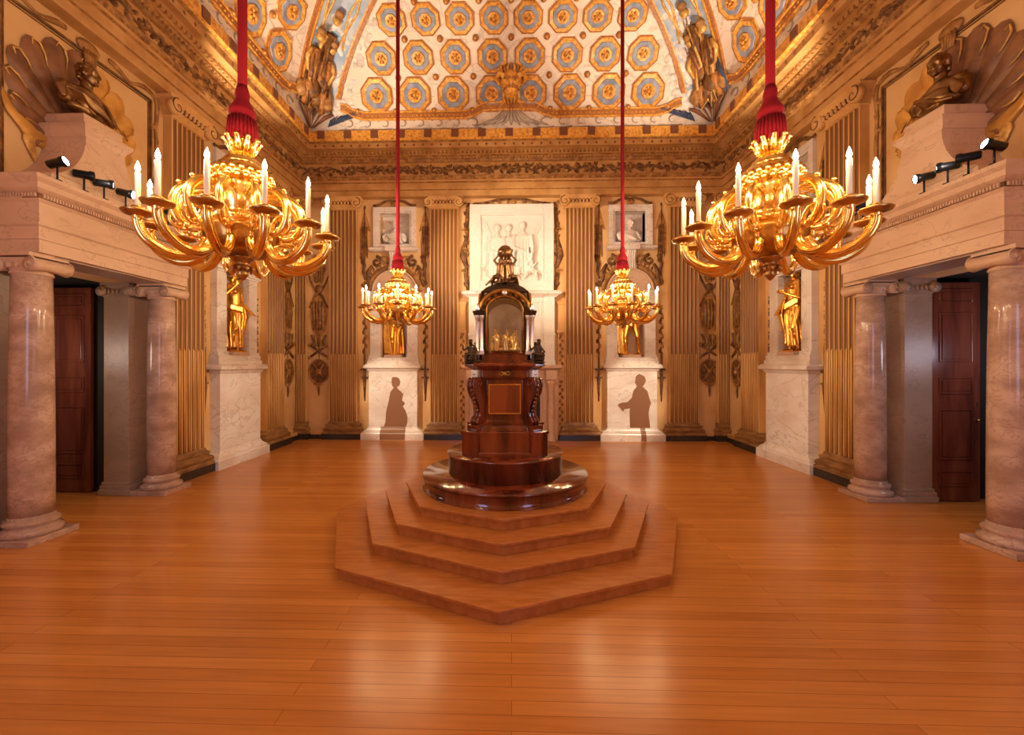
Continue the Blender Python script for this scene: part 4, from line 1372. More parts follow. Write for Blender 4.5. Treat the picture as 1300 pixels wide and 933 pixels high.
# ------------------------------------------------------------------ side porches
def make_porch_column(label):
    t = thing('marble_column', label, 'column', group='veined marble porch columns')
    B().box(-.275, .275, -.275, .275, 0, .07).build('plinth', PINK, t, bevel=.006)
    B().lathe([(.26, .07), (.272, .10), (.265, .135), (.235, .15), (.225, .165), (.222, .18), (.24, .20), (.238, .225), (.215, .245), (.198, .25), (.195, .29)], seg=40).build('base', PINK, t)
    B().lathe([(.194, .28), (.192, .6), (.191, 1.2), (.186, 1.9), (.176, 2.6), (.170, 3.06)], seg=48).build('shaft', PINK, t)
    b = B().lathe([(.170, 3.04), (.182, 3.05), (.182, 3.065), (.172, 3.075), (.178, 3.10), (.205, 3.15), (.21, 3.17)], seg=32)
    for i in range(14):
        a_ = 2 * PI * i / 14
        b.ball((.195 * math.cos(a_), .195 * math.sin(a_), 3.135), (.026, .026, .034), 8, 6)
    b.box(-.20, .20, -.185, .185, 3.17, 3.22); b.box(-.215, .215, -.215, .215, 3.235, 3.28)
    b.build('capital', PORCH, t)
    for sx in (-1, 1):
        b = B()
        b.tube([(sx * .20, -.2, 3.145), (sx * .20, -.1, 3.145), (sx * .20, 0, 3.145), (sx * .20, .1, 3.145), (sx * .20, .2, 3.145)], [.083, .066, .055, .066, .083], 16)
        for sy in (-1, 1):
            pts = []
            for q_ in range(26):
                u = q_ / 25; a_ = PI / 2 - sx * u * 4.4 * PI / 2
                rr = .078 * (1 - u) + .012
                pts.append((sx * .20 + rr * math.cos(a_), sy * .205, 3.145 + rr * math.sin(a_)))
            b.tube(pts, .0095, 6)
            b.ball((sx * .20, sy * .205, 3.145), .017, 8, 6)
        b.build('volute', PORCH, t)
    return t


def make_porch_pier(label):
    t = thing('marble_pier', label, 'pier', group='grey marble piers inside the porches')
    b = B().box(-.25, .25, -.26, .26, 0, .09).box(-.235, .235, -.245, .245, .09, .15)
    b.box(-.22, .22, -.23, .23, .15, .2)
    b.build('base', GREYM, t, bevel=.01)
    B().box(-.2, .2, -.21, .21, .2, 3.06).build('shaft', GREYM, t, bevel=.006)
    b = B().box(-.21, .21, -.22, .22, 3.06, 3.09).box(-.23, .23, -.24, .24, 3.2, 3.28)
    b.box(-.2, .2, -.21, .21, 3.09, 3.2)
    for sx in (-1, 1):
        for sy in (-1, 1):
            b.tube([(sx * .20, sy * .21, 3.145), (sx * .20, sy * .27, 3.145)], .07, 14)
            b.tube([(sx * .275, sy * .20, 3.145), (sx * .20, sy * .20, 3.145)], .07, 14)
            b.ball((sx * .2, sy * .275, 3.145), .025, 8, 6); b.ball((sx * .28, sy * .2, 3.145), .025, 8, 6)
    for i in range(4):
        for sy in (-1, 1):
            b.ball((-.1 + .067 * i, sy * .225, 3.14), (.025, .02, .035), 8, 6); b.ball((sy * .215, -.1 + .067 * i, 3.14), (.02, .025, .035), 8, 6)
    b.build('capital', GREYM, t)
    return t


def make_entablature(label):
    t = thing('porch_entablature', label, 'entablature', group='marble porch entablatures')
    b = B()
    hx = 1.07
    b.stack([(hx, -.56, 3.28), (hx, -.56, 3.42), (hx + .015, -.575, 3.425), (hx + .015, -.575, 3.56), (hx + .035, -.595, 3.58), (hx + .035, -.595, 3.61), (hx, -.56, 3.62), (hx, -.56, 3.84), (hx + .02, -.58, 3.86),
             (hx + .03, -.59, 3.87), (hx + .03, -.59, 3.93), (hx + .07, -.63, 3.95), (hx + .10, -.66, 3.97), (hx + .10, -.66, 4.03), (hx + .14, -.70, 4.07), (hx + .145, -.705, 4.11)])
    b.build('beam', PORCH, t)
    b = B()
    n = 66
    for i in range(n):
        x = -hx + (i + .5) * 2 * hx / n
        b.box(x - .0085, x + .0085, -.612, -.58, 3.885, 3.925)
    for sg in (-1, 1):
        for i in range(16):
            y = -.57 + i * .034
            x0, x1 = sorted((sg * (hx + .02), sg * (hx + .052)))
            b.box(x0, x1, y, y + .017, 3.885, 3.925)
    b.box(-hx - .031, hx + .031, -.5915, -.4, 3.875, 3.93, 1)
    b.build('dentil_course', [PORCH, BROWN], t)
    # panelled soffit
    B().box(-.85, .85, -.5, -.02, 3.262, 3.28).build('soffit', GREYM, t)
    return t


def make_door(label):
    t = thing('panelled_door', label, 'door', group='open mahogany door leaves')
    b = B().box(0, .69, -.025, .025, 0.012, 3.22)
    b.build('leaf', DOORM, t, bevel=.004)
    for z0, z1 in ((.23, .46), (.62, 1.36), (1.58, 1.83), (2.05, 2.78), (2.92, 3.12)):
        b = B()
        for sy in (-1, 1):
            y0, y1 = sorted((sy * .025, sy * .040))
            b.frame(.10, .58, z0, z1, .022, y0, y1)
            y0, y1 = sorted((sy * .025, sy * .034))
            b.box(.145, .535, y0, y1, z0 + .045, z1 - .045)
        b.build('panel', DOORM, t, bevel=.006)
    B().ball((.64, -.05, 1.2), .02, 10, 8).tube([(.64, -.02, 1.2), (.64, -.05, 1.2)], .01, 8).build('handle', GOLD, t)
    B().box(.625, .655, -.03, -.026, 1.40, 1.46).build('keyhole_plate', GOLD, t)
    return t


def make_bust_plinth(label):
    t = thing('scrolled_bust_plinth', label, 'plinth', group='flared marble plinths above the porches')
    prof = [(.72, -.62, 4.11), (.72, -.62, 4.20), (.69, -.60, 4.21)]
    for i in range(9):
        u = i / 8
        prof.append((.67 - .41 * math.sin(u * PI / 2), -.58 + .03 * u, 4.23 + .63 * (1 - math.cos(u * PI / 2)) ** .8))
    b = B().stack(prof); b.build('flared_body', PORCH, t)
    B().stack([(.27, -.55, 4.86), (.28, -.56, 4.89), (.32, -.60, 4.95), (.33, -.61, 4.96), (.33, -.61, 5.0), (.29, -.56, 5.02), (.27, -.54, 5.03)]).build('cornice', PORCH, t)
    B().stack([(.26, -.52, 5.03), (.26, -.52, 5.14), (.25, -.51, 5.16)]).build('top_block', PORCH, t)
    return t


def make_shell(label, sg_gold):
    """painted scallop behind the bust; gold on one side, red-brown on the other"""
    t = thing('painted_scallop_shell', label, 'ornament')
    b = B()
    c0 = (0, 4.92)
    n = 15
    A0, A1 = -.42, PI + .42
    R_ = lambda a_: .62 + .70 * max(0, math.sin(a_)) ** .9
    st = (A1 - A0) / n
    for i in range(n):
        a0, a1 = A0 + st * i, A0 + st * (i + 1); a = (a0 + a1) / 2
        mi = 1 if math.cos(a) * sg_gold > .05 else 0  # gold half paints in the glint of the gilding
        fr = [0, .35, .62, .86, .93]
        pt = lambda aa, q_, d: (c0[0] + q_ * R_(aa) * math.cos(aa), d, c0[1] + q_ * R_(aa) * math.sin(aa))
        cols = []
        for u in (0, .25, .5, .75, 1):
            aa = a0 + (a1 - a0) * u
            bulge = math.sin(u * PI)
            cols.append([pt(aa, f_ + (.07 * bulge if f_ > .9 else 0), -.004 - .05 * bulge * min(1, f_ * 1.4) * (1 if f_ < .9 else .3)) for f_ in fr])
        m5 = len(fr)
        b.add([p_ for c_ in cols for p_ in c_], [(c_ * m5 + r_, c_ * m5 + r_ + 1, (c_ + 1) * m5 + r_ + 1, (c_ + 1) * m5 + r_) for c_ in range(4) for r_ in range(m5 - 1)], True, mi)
        if i % 2 == 0 or mi == 0:
            b.tube([pt(a0 + .05, .72, -.03), pt(a0 + .02, .84, -.035), pt(a0 + .03, .93, -.03), pt(a0 + .09, .97, -.03), pt(a0 + .12, .92, -.03)], [.005, .010, .014, .012, .005], 6, mi=2)
    for q_ in range(26):
        a = PI / 2 - sg_gold * (.25 + .055 * (q_ % 13) + .0)
        rr = .35 + .04 * (q_ // 2)
        if math.cos(a) * sg_gold > .1:
            b.tube([(c0[0] + rr * math.cos(a - .06), -.045, c0[1] + rr * math.sin(a - .06)), (c0[0] + rr * math.cos(a + .06), -.045, c0[1] + rr * math.sin(a + .06))], .008, 5, mi=0)
    # leafy horn curling out on the red-brown side
    x = -sg_gold
    b.tube([(x * .40, -.02, 4.78), (x * .62, -.025, 4.86), (x * .78, -.025, 4.98), (x * .86, -.02, 5.14), (x * .88, -.02, 5.22)], [.10, .09, .06, .04, .01], 8, mi=1, flat=((0, 1, 0), .3))
    b.tube([(x * .55, -.02, 4.9), (x * .60, -.025, 4.72), (x * .52, -.02, 4.5)], [.08, .07, .02], 8, mi=2, flat=((0, 1, 0), .3))
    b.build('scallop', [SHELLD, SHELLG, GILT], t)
    return t


def make_panel(label):
    t = thing('wall_panel_frame', label, 'moulding')
    b = B()
    x0, x1, z1 = -1.02, 1.02, 6.30
    for (a_, c_) in ((x0, x0 + .03), (x1 - .03, x1)): b.box(a_, c_, -.03, 0, 4.0, z1, 0)
    b.box(x0, x1, -.03, 0, z1 - .03, z1, 0)
    b.box(x0 + .05, x0 + .062, -.015, 0, 4.0, z1 - .05, 0); b.box(x1 - .062, x1 - .05, -.015, 0, 4.0, z1 - .05, 0); b.box(x0 + .05, x1 - .05, -.015, 0, z1 - .062, z1 - .05, 0)
    b.build('moulding', [BROWN], t)
    b = B()
    for sg in (-1, 1):
        b.tube([(sg * 1.10, -.02, 4.9), (sg * 1.12, -.02, 5.4), (sg * 1.10, -.02, 5.9), (sg * 1.13, -.02, 6.25), (sg * 1.08, -.02, 6.38)], [.01, .035, .03, .04, .03], 8, flat=((0, 1, 0), .5))
        pts = [(sg * (1.06 - .085 * q_), -.02, 6.38 + .045 * math.sin(q_ * .9)) for q_ in range(10)]
        b.tube(pts, [.03 + .012 * math.sin(q_) for q_ in range(10)], 8, flat=((0, 1, 0), .5))
        for q_ in range(6): b.leaf(sg * 1.1, 4.95 + q_ * .22, PI / 2 + .5 * (-1) ** q_, .14, .06, -.01, .03)
    b.ball((0, -.02, 6.37), (.16, .04, .10), 12, 8)
    for q_ in range(5): b.tube([(-.08 + .04 * q_, -.04, 6.33), (-.06 + .03 * q_, -.05, 6.12)], [.02, .015], 6)
    b.build('rope_garland', [BROWNL], t)
    return t


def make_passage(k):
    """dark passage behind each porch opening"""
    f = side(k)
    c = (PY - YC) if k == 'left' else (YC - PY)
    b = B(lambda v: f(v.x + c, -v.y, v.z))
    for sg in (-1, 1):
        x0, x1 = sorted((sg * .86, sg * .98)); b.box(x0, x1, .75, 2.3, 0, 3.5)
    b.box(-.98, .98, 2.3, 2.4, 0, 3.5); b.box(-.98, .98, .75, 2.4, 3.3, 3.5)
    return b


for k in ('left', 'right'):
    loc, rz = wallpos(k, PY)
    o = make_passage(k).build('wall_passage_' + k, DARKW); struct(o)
    first = k == 'left'
    far, near = 'farther from the viewer', 'nearest the viewer'
    if first:
        ent0 = make_entablature('pale marble entablature with dentils over the %s porch' % k)
        ent0.location = loc; ent0.rotation_euler = (0, 0, rz)
        bp0 = make_bust_plinth('flared marble plinth under the bronze bust on the %s porch' % k); bp0.location = (loc[0], 5.34, 0); bp0.rotation_euler = (0, 0, rz)
        pn0 = make_panel('brown moulded panel and painted garland on the %s wall above the porch' % k); pn0.location = loc; pn0.rotation_euler = (0, 0, rz)
    else:
        dup(ent0, loc, rz, 'pale marble entablature with dentils over the %s porch' % k)
        dup(bp0, (loc[0], 5.46, 0), rz, 'flared marble plinth under the bronze bust on the %s porch' % k)
        dup(pn0, loc, rz, 'brown moulded panel and painted garland on the %s wall above the porch' % k)
    sgl = 1 if k == 'left' else -1                  # world direction into the room
    for j, (yy, dist) in enumerate(((4.72, 'nearest the viewer'), (6.53, 'beside the fluted pilaster'))):
        lab = 'round veined marble column of the %s porch, %s' % (k, dist)
        xx = (XL + .28) if k == 'left' else (XR - .28)
        lab2 = 'square grey marble pier behind the %s porch column %s' % (k, ('nearest the viewer', 'farther off')[j])
        # the pier's face stands at the edge of the opening
        xp = (XL - .26) if k == 'left' else (XR + .23)
        yp = PY + (.905 if j else -.905)
        if first and j == 0:
            col0 = make_porch_column(lab); col0.location = (xx, yy, 0)
            pier0 = make_porch_pier(lab2); pier0.location = (xp, yp, 0)
            pier0.rotation_euler = (0, 0, 0)
        else:
            dup(col0, (xx, yy, 0), PI / 2 * 0, lab)
            dup(pier0, (xp, yp, 0), 0, lab2)
    # doors stand open along the far side of the passage
    lab = 'open panelled mahogany door leaf inside the %s porch' % k
    dx = (XL - .75) if k == 'left' else (XR + .44)
    if first:
        d0 = make_door(lab); d0.location = (dx, 6.42, 0); d0.rotation_euler = (0, 0, 0); d0.scale = (-1, 1, 1)
    else:
        dup(d0, (dx, 6.36, 0), 0, lab, sx=1)
    sh = make_shell('painted red-brown scallop shell, gold glint on one half, behind the bust on the %s wall' % k, 1 if k == 'left' else -1)
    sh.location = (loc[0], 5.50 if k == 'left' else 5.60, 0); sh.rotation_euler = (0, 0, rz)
bl = make_bust('bronze_bust', 'bronze bust of a draped emperor high above the left porch', BRONZE, 1.03, .25)
bl.location = (XL + .27, 5.36, 5.16); bl.rotation_euler = (0, 0, PI / 2)
br_ = make_bust('bronze_bust', 'bronze bust of a curly-haired man high above the right porch', BRONZE, 1.03, .35)
br_.location = (XR - .27, 5.50, 5.16); br_.rotation_euler = (0, 0, -PI / 2)

# ------------------------------------------------------------------ stepped octagonal platform
OC = (-.083, 5.412)
t = thing('octagonal_step_platform', 'four-tiered octagonal wooden platform under the clock', 'steps', (OC[0], OC[1], 0))
for i, r_ in enumerate((2.197, 1.828, 1.558, 1.286)):
    pts = lambda rr: [(rr * math.sin(R(45 * k_) - .008), -rr * math.cos(R(45 * k_) - .008)) for k_ in range(8)]
    b = B()
    z0 = .122 * i
    b.prism_xy(pts(r_ - .03), z0, z0 + .095)
    b.prism_xy(pts(r_), z0 + .095, z0 + .122)
    b.build('step', STEPW, t, bevel=.004)

# ------------------------------------------------------------------ musical clock on its mahogany pedestal
Z0 = .488
t = thing('clock_pedestal', 'dark mahogany pedestal with scrolled corners and round stepped base', 'pedestal', (OC[0], OC[1], Z0))
B().lathe([(1.045, 0), (1.045, .01), (1.03, .015), (1.03, .135), (1.045, .14), (1.05, .155), (1.04, .168), (0.001, .168)], seg=96).build('lower_drum', MAHOG, t)
B().lathe([(.725, .168), (.725, .40), (.735, .405), (.74, .42), (.73, .432), (0.001, .432)], seg=80).build('upper_drum', MAHOG, t)


def cruc(w, c):
    """square of half width w whose corners are cut by slanted faces c wide"""
    return [(-w + c, -w), (w - c, -w), (w, -w + c), (w, w - c), (w - c, w), (-w + c, w), (-w, w - c), (-w, -w + c)]


def crucstack(b, rows, mi=None):
    n = len(rows); vs = []
    for w_, c_, z_ in rows: vs += [(x, y, z_) for x, y in cruc(w_, c_)]
    fs = [tuple(range(7, -1, -1)), tuple(8 * (n - 1) + k_ for k_ in range(8))]
    for i in range(n - 1):
        for k_ in range(8):
            fs.append((8 * i + k_, 8 * i + (k_ + 1) % 8, 8 * i + 8 + (k_ + 1) % 8, 8 * i + 8 + k_))
    return b.add(vs, fs, False, mi)


b = B()
crucstack(b, [(.47, .16, .432), (.47, .16, .47), (.455, .16, .49), (.45, .16, .72), (.44, .15, .73), (.41, .14, .74), (.40, .13, .77), (.37, .12, .80)])
b.build('base_block', MAHOG, t, bevel=.004)
b = B(); crucstack(b, [(.36, .12, .80), (.345, .12, .83), (.335, .12, .86), (.335, .12, 1.34), (.345, .12, 1.36)])
b.build('body', MAHOG, t, bevel=.004)
for a_ in range(4):
    M = Matrix.Rotation(a_ * PI / 2, 3, 'Z')
    b = B(lambda v, M=M: M @ v)
    b.frame(-.195, .195, .93, 1.29, .012, -.349, -.33)
    o = b.build('gilt_panel_frame', GOLD, t, bevel=.002)
    b = B(lambda v, M=M: M @ v)
    b.box(-.183, .183, -.339, -.33, .942, 1.278); b.build('panel', MAHOGL, t)
# four scrolled corner brackets with feet
for a_ in range(4):
    M = Matrix.Rotation(a_ * PI / 2 + PI / 4, 3, 'Z')
    b = B(lambda v, M=M: M @ v)
    prof = [(.36, .80), (.50, .80), (.52, .84), (.50, .88), (.47, .90), (.46, .96), (.47, 1.04), (.51, 1.12), (.555, 1.20), (.575, 1.28), (.56, 1.34), (.53, 1.37), (.36, 1.37)]
    vs = [(-.07, -p_[0], p_[1]) for p_ in prof] + [(.07, -p_[0], p_[1]) for p_ in prof]
    n = len(prof)
    b.add(vs, [tuple(range(n)), tuple(range(2 * n - 1, n - 1, -1))] + [(i, i + n, (i + 1) % n + n, (i + 1) % n) for i in range(n)])
    for x in (-.055, 0, .055): b.tube([(x, -p_[0] - .004, p_[1]) for p_ in prof[1:-1]], .014, 6)
    for sx in (-1, 1):
        b.tube([(sx * .07, -.50 - (.055 - .0022 * q_) * math.cos(q_ * .4), 1.30 + (.055 - .0022 * q_) * math.sin(q_ * .4)) for q_ in range(22)], .011, 6)
    for q_ in range(7): b.ball((0, -.575 + .016 * q_, 1.27 - .05 * q_), (.035, .02, .03), 8, 6)
    b.build('corner_scroll', MAHOG, t)
    b = B(lambda v, M=M: M @ v)
    b.box(-.10, .10, -.63, -.40, .432, .70); b.box(-.11, .11, -.645, -.40, .70, .735); b.box(-.085, .085, -.56, -.38, .735, .80)
    b.build('foot', MAHOG, t, bevel=.006)
b = B()
crucstack(b, [(.38, .12, 1.36), (.39, .12, 1.38), (.39, .12, 1.46), (.42, .12, 1.47), (.46, .12, 1.50), (.485, .12, 1.51), (.485, .12, 1.535), (.46, .12, 1.55)])
b.build('cornice', MAHOG, t, bevel=.003)
for a_ in range(4):
    M = Matrix.Rotation(a_ * PI / 2, 3, 'Z')
    b = B(lambda v, M=M: M @ v)
    for sg in (-1, 1): b.tube([(sg * .01, -.40, 1.42), (sg * .04, -.405, 1.445), (sg * .07, -.40, 1.42), (sg * .04, -.405, 1.395), (sg * .015, -.40, 1.415)], .009, 6)
    b.ball((0, -.40, 1.42), (.02, .015, .025), 8, 6)
    b.build('keyhole_mount', DKGOLD, t)
    M = Matrix.Rotation(a_ * PI / 2 + PI / 4, 3, 'Z')
    b = B(lambda v, M=M: M @ v)
    b.box(-.055, .055, -.52, -.42, 1.375, 1.465)
    b.ball((0, -.52, 1.42), .022, 8, 6)
    b.build('corner_block', SILVER, t, bevel=.004)

# the clock: arched, glazed temple case
ZT = Z0 + 1.55
t = thing('temple_clock', 'arched glazed temple clock crowned by bronze figures under a globe', 'clock', (OC[0], OC[1], ZT))
b = B(); crucstack(b, [(.345, .05, 0), (.345, .05, .02), (.325, .05, .03), (.325, .05, .10), (.335, .05, .11), (.335, .05, .12)])
b.build('base', MAHOG, t, bevel=.003)
b = B()
for a_ in range(4):
    M = Matrix.Rotation(a_ * PI / 2, 3, 'Z')
    bb = B(lambda v, M=M: M @ v)
    # face with an arched opening
    n = 16
    out = [(-.30, .12), (-.30, .64)] + [(.30 * math.cos(PI - PI * i / n), .64 + .24 * math.sin(PI * i / n)) for i in range(1, n)] + [(.30, .64), (.30, .12)]
    inn = [(-.225, .14), (-.225, .62)] + [(.225 * math.cos(PI - PI * i / n), .62 + .19 * math.sin(PI * i / n)) for i in range(1, n)] + [(.225, .62), (.225, .14)]
    m_ = len(out)
    vs = [(x, -.30, z_) for x, z_ in out] + [(x, -.30, z_) for x, z_ in inn] + [(x, -.27, z_) for x, z_ in inn]
    fs = [(i, i + 1, m_ + i + 1, m_ + i) for i in range(m_ - 1)] + [(m_ + i, m_ + i + 1, 2 * m_ + i + 1, 2 * m_ + i) for i in range(m_ - 1)]
    bb.add(vs, fs)
    bb.tube([(x, -.305, z_) for x, z_ in inn], .012, 8, mi=1)
    bb.tube([(x, -.31, z_) for x, z_ in out[1:-1]], .022, 8, mi=1)
    for q_ in range(9):
        a2 = PI * (q_ + .5) / 9
        bb.leaf(.262 * math.cos(a2), .63 + .215 * math.sin(a2), a2 + PI / 2, .06, .04, -.30, .02, mi=1)
    bb.ball((0, -.32, .85), (.035, .02, .035), 10, 8, mi=2)
    for sg in (-1, 1):
        for i in range(7): bb.leaf(sg * (.27 - .012 * i), .69 + .018 * i, PI / 2 * 1 + sg * .6, .07, .04, -.30, .03, mi=1)
    b.v += []
    o_ = len(b.v)
    for v in bb.v: b.v.append(v)
    b.f += [[i + o_ for i in f_] for f_ in bb.f]; b.m += bb.m; b.s += bb.s
b.build('arched_case', [BRONZED, DKGOLD, SILVER], t)
b = B()
for a_ in range(4):
    M = Matrix.Rotation(a_ * PI / 2, 3, 'Z')
    bb = B(lambda v, M=M: M @ v)
    n = 16
    pts = [(-.226, .14)] + [(.226 * math.cos(PI - PI * i / n), .62 + .191 * math.sin(PI * i / n)) for i in range(n + 1)] + [(.226, .14)]
    bb.prism_xz(pts, -.281, -.277)
    o_ = len(b.v)
    for v in bb.v: b.v.append(v)
    b.f += [[i + o_ for i in f_] for f_ in bb.f]; b.m += bb.m; b.s += bb.s
b.build('glass_pane', GLASS, t)
# saddle-backed domed roof
b = B()
for i in range(1):
    b.lathe([(.42, .86), (.40, .88), (.33, .93), (.24, .975), (.14, 1.0), (.10, 1.01), (0.001, 1.015)], (0, 0, 0), 4, a0=PI / 4, smooth=False)
b.lathe([(.10, 1.0), (.13, 1.01), (.12, 1.03), (.06, 1.04), (0.001, 1.045)], seg=16)
b.build('roof', BRONZED, t, bevel=.01)
# silver corner columns in pairs
for sx in (-1, 1):
    for sy in (-1, 1):
        b = B()
        for (dx_, dy_) in ((0, 0), (-.055 * sx, 0.02 * sy)):
            cx_, cy_ = sx * .335 + dx_, sy * .335 + dy_ * 0
            b.lathe([(.028, .12), (.028, .15), (.02, .165), (.019, .52), (.024, .53), (.032, .56), (.032, .575)], (cx_, cy_, 0), 14, mi=0)
            b.box(cx_ - .03, cx_ + .03, cy_ - .03, cy_ + .03, .10, .13, 0)
        b.box(sx * .31 - .065, sx * .31 + .065, sy * .33 - .04, sy * .33 + .04, .575, .60, 1)
        b.box(sx * .31 - .075, sx * .31 + .075, sy * .33 - .05, sy * .33 + .05, .60, .625, 1)
        b.lathe([(.02, .625), (.03, .65), (.015, .68), (.02, .70), (0.001, .72)], (sx * .33, sy * .33, 0), 10, mi=0)
        b.build('corner_column', [SILVER, BRONZED], t)
# landscape scene within the case: a rock of gilt figures
P = [('b', (0, .0, .17), (.20, .16, .08))]
rnd = random.Random(21)
for i in range(26):
    x = rnd.uniform(-.18, .18); y = rnd.uniform(-.19, .05); h_ = rnd.uniform(.05, .13)
    P += [('c', (x, y, .16), (x + rnd.uniform(-.03, .03), y, .2 + h_), .022, .015), ('b', (x, y, .22 + h_), (.018,) * 3)]
for x in (-.12, .03, .13): P += [('c', (x, -.05, .2), (x, -.05, .38), .025, .02), ('b', (x, -.05, .41), (.024,) * 3)]
sculpt('parnassus_scene', P, GOLD, t, .009, 1)
b = B(); n = 14
b.prism_xz([(-.2, .13)] + [(.22 * math.cos(PI - PI * i / n), .6 + .17 * math.sin(PI * i / n)) for i in range(n + 1)] + [(.2, .13)], .10, .12)
b.build('painted_backdrop', noise_mat('storm_sky_paint', [(0.30, 0.24, 0.19), (0.55, 0.44, 0.34)], 5, 4, .5, pos=(.4, .6)), t)
# kneeling heroes bearing the globe
P = []
for (x, yw) in ((-.08, 1), (.08, -1), (0, 0)):
    y = -.05 if yw else .08
    P += [('c', (x, y, 1.10), (x * .7, y, 1.24), .04, .045), ('b', (x * .8, y - .01, 1.30), (.027, .03, .033)), ('c', (x, y, 1.10), (x * 1.7, y - .05, 1.09), .033, .025), ('c', (x * 1.7, y - .05, 1.09), (x * 2.1, y, 1.0), .025, .015),
          ('c', (x, y, 1.10), (x * .6, y - .07, 1.07), .033, .025), ('c', (x * .6, y - .07, 1.07), (x * .5, y - .04, 1.0), .025, .018)]
    for s in (-1, 1):
        P += [('c', (x * .7 + s * .04, y, 1.25), (x * .7 + s * .085, y, 1.31), .017, .014), ('c', (x * .7 + s * .085, y, 1.31), (x * .4 + s * .05, y, 1.37), .014, .011), ('b', (x * .4 + s * .05, y, 1.38), (.015,) * 3)]
P += [('t', [(-.10, -.08, 1.12), (-.17, -.07, 1.06), (-.25, -.05, .99)], [.02, .018, .012]), ('t', [(.1, -.08, 1.1), (.14, -.07, 1.04), (.16, -.05, .99)], [.02, .018, .012]), ('b', (0, 0, 1.03), (.15, .12, .04))]
sculpt('kneeling_heroes', P, BRONZE, t, .008, 1)
b = B().ball((0, .0, 1.42), .095, 24, 16)
b.tube([(.1 * math.cos(q_ * PI / 12), .1 * math.sin(q_ * PI / 12), 1.42 + .03 * math.cos(q_ * PI / 12)) for q_ in range(25)], .008, 6)
b.build('globe', BRONZE, t)
# bronze attendant groups on the pedestal corners
nm = {(-1, -1): 'front left', (1, -1): 'front right', (-1, 1): 'back left', (1, 1): 'back right'}
for (sx, sy) in nm:
    tt = thing('bronze_attendant', 'small dark bronze seated figure on the %s corner of the pedestal' % nm[(sx, sy)], 'statuette', (OC[0] + sx * .40, OC[1] + sy * .37, ZT), 0, 'bronze attendants round the clock')
    P = [('b', (0, 0, .04), (.075, .06, .04)), ('c', (0, 0, .08), (.01 * sx, 0, .19), .04, .036), ('b', (.01 * sx, -.01, .245), (.024, .026, .03)), ('c', (0, 0, .1), (-.06, -.05, .1), .028, .022), ('c', (-.06, -.05, .1), (-.065, -.06, .0), .02, .014),
         ('c', (0, 0, .1), (.06, -.05, .09), .028, .022), ('c', (.06, -.05, .09), (.055, -.06, .0), .02, .014), ('c', (-.035, 0, .19), (-.09, -.02, .15), .014, .012), ('c', (-.09, -.02, .15), (-.1, -.03, .21), .012, .009),
         ('c', (.035, 0, .19), (.075, -.03, .13), .014, .012), ('c', (.075, -.03, .13), (.03, -.05, .12), .012, .009), ('c', (.0, .03, .2), (.0, .05, .02), .03, .05), ('b', (.01 * sx, -.0, .27), (.028, .028, .016))]
    sculpt('figure', P, BRONZED, tt, .007, 1)
    B().lathe([(.09, 0.0), (.09, .012), (.08, .018), (0.001, .018)], seg=16).build('base', BRONZED, tt)

# ------------------------------------------------------------------ chandeliers
def spline(pts, n=6):
    pts = [Vector(p) for p in pts]; out = []
    for i in range(len(pts) - 1):
        p0 = pts[max(i - 1, 0)]; p1 = pts[i]; p2 = pts[i + 1]; p3 = pts[min(i + 2, len(pts) - 1)]
        for k_ in range(n):
            u = k_ / n
            out.append(.5 * ((2 * p1) + (p2 - p0) * u + (2 * p0 - 5 * p1 + 4 * p2 - p3) * u * u + (3 * p1 - p0 - 3 * p2 + p3) * u ** 3))
    out.append(pts[-1])
    return out


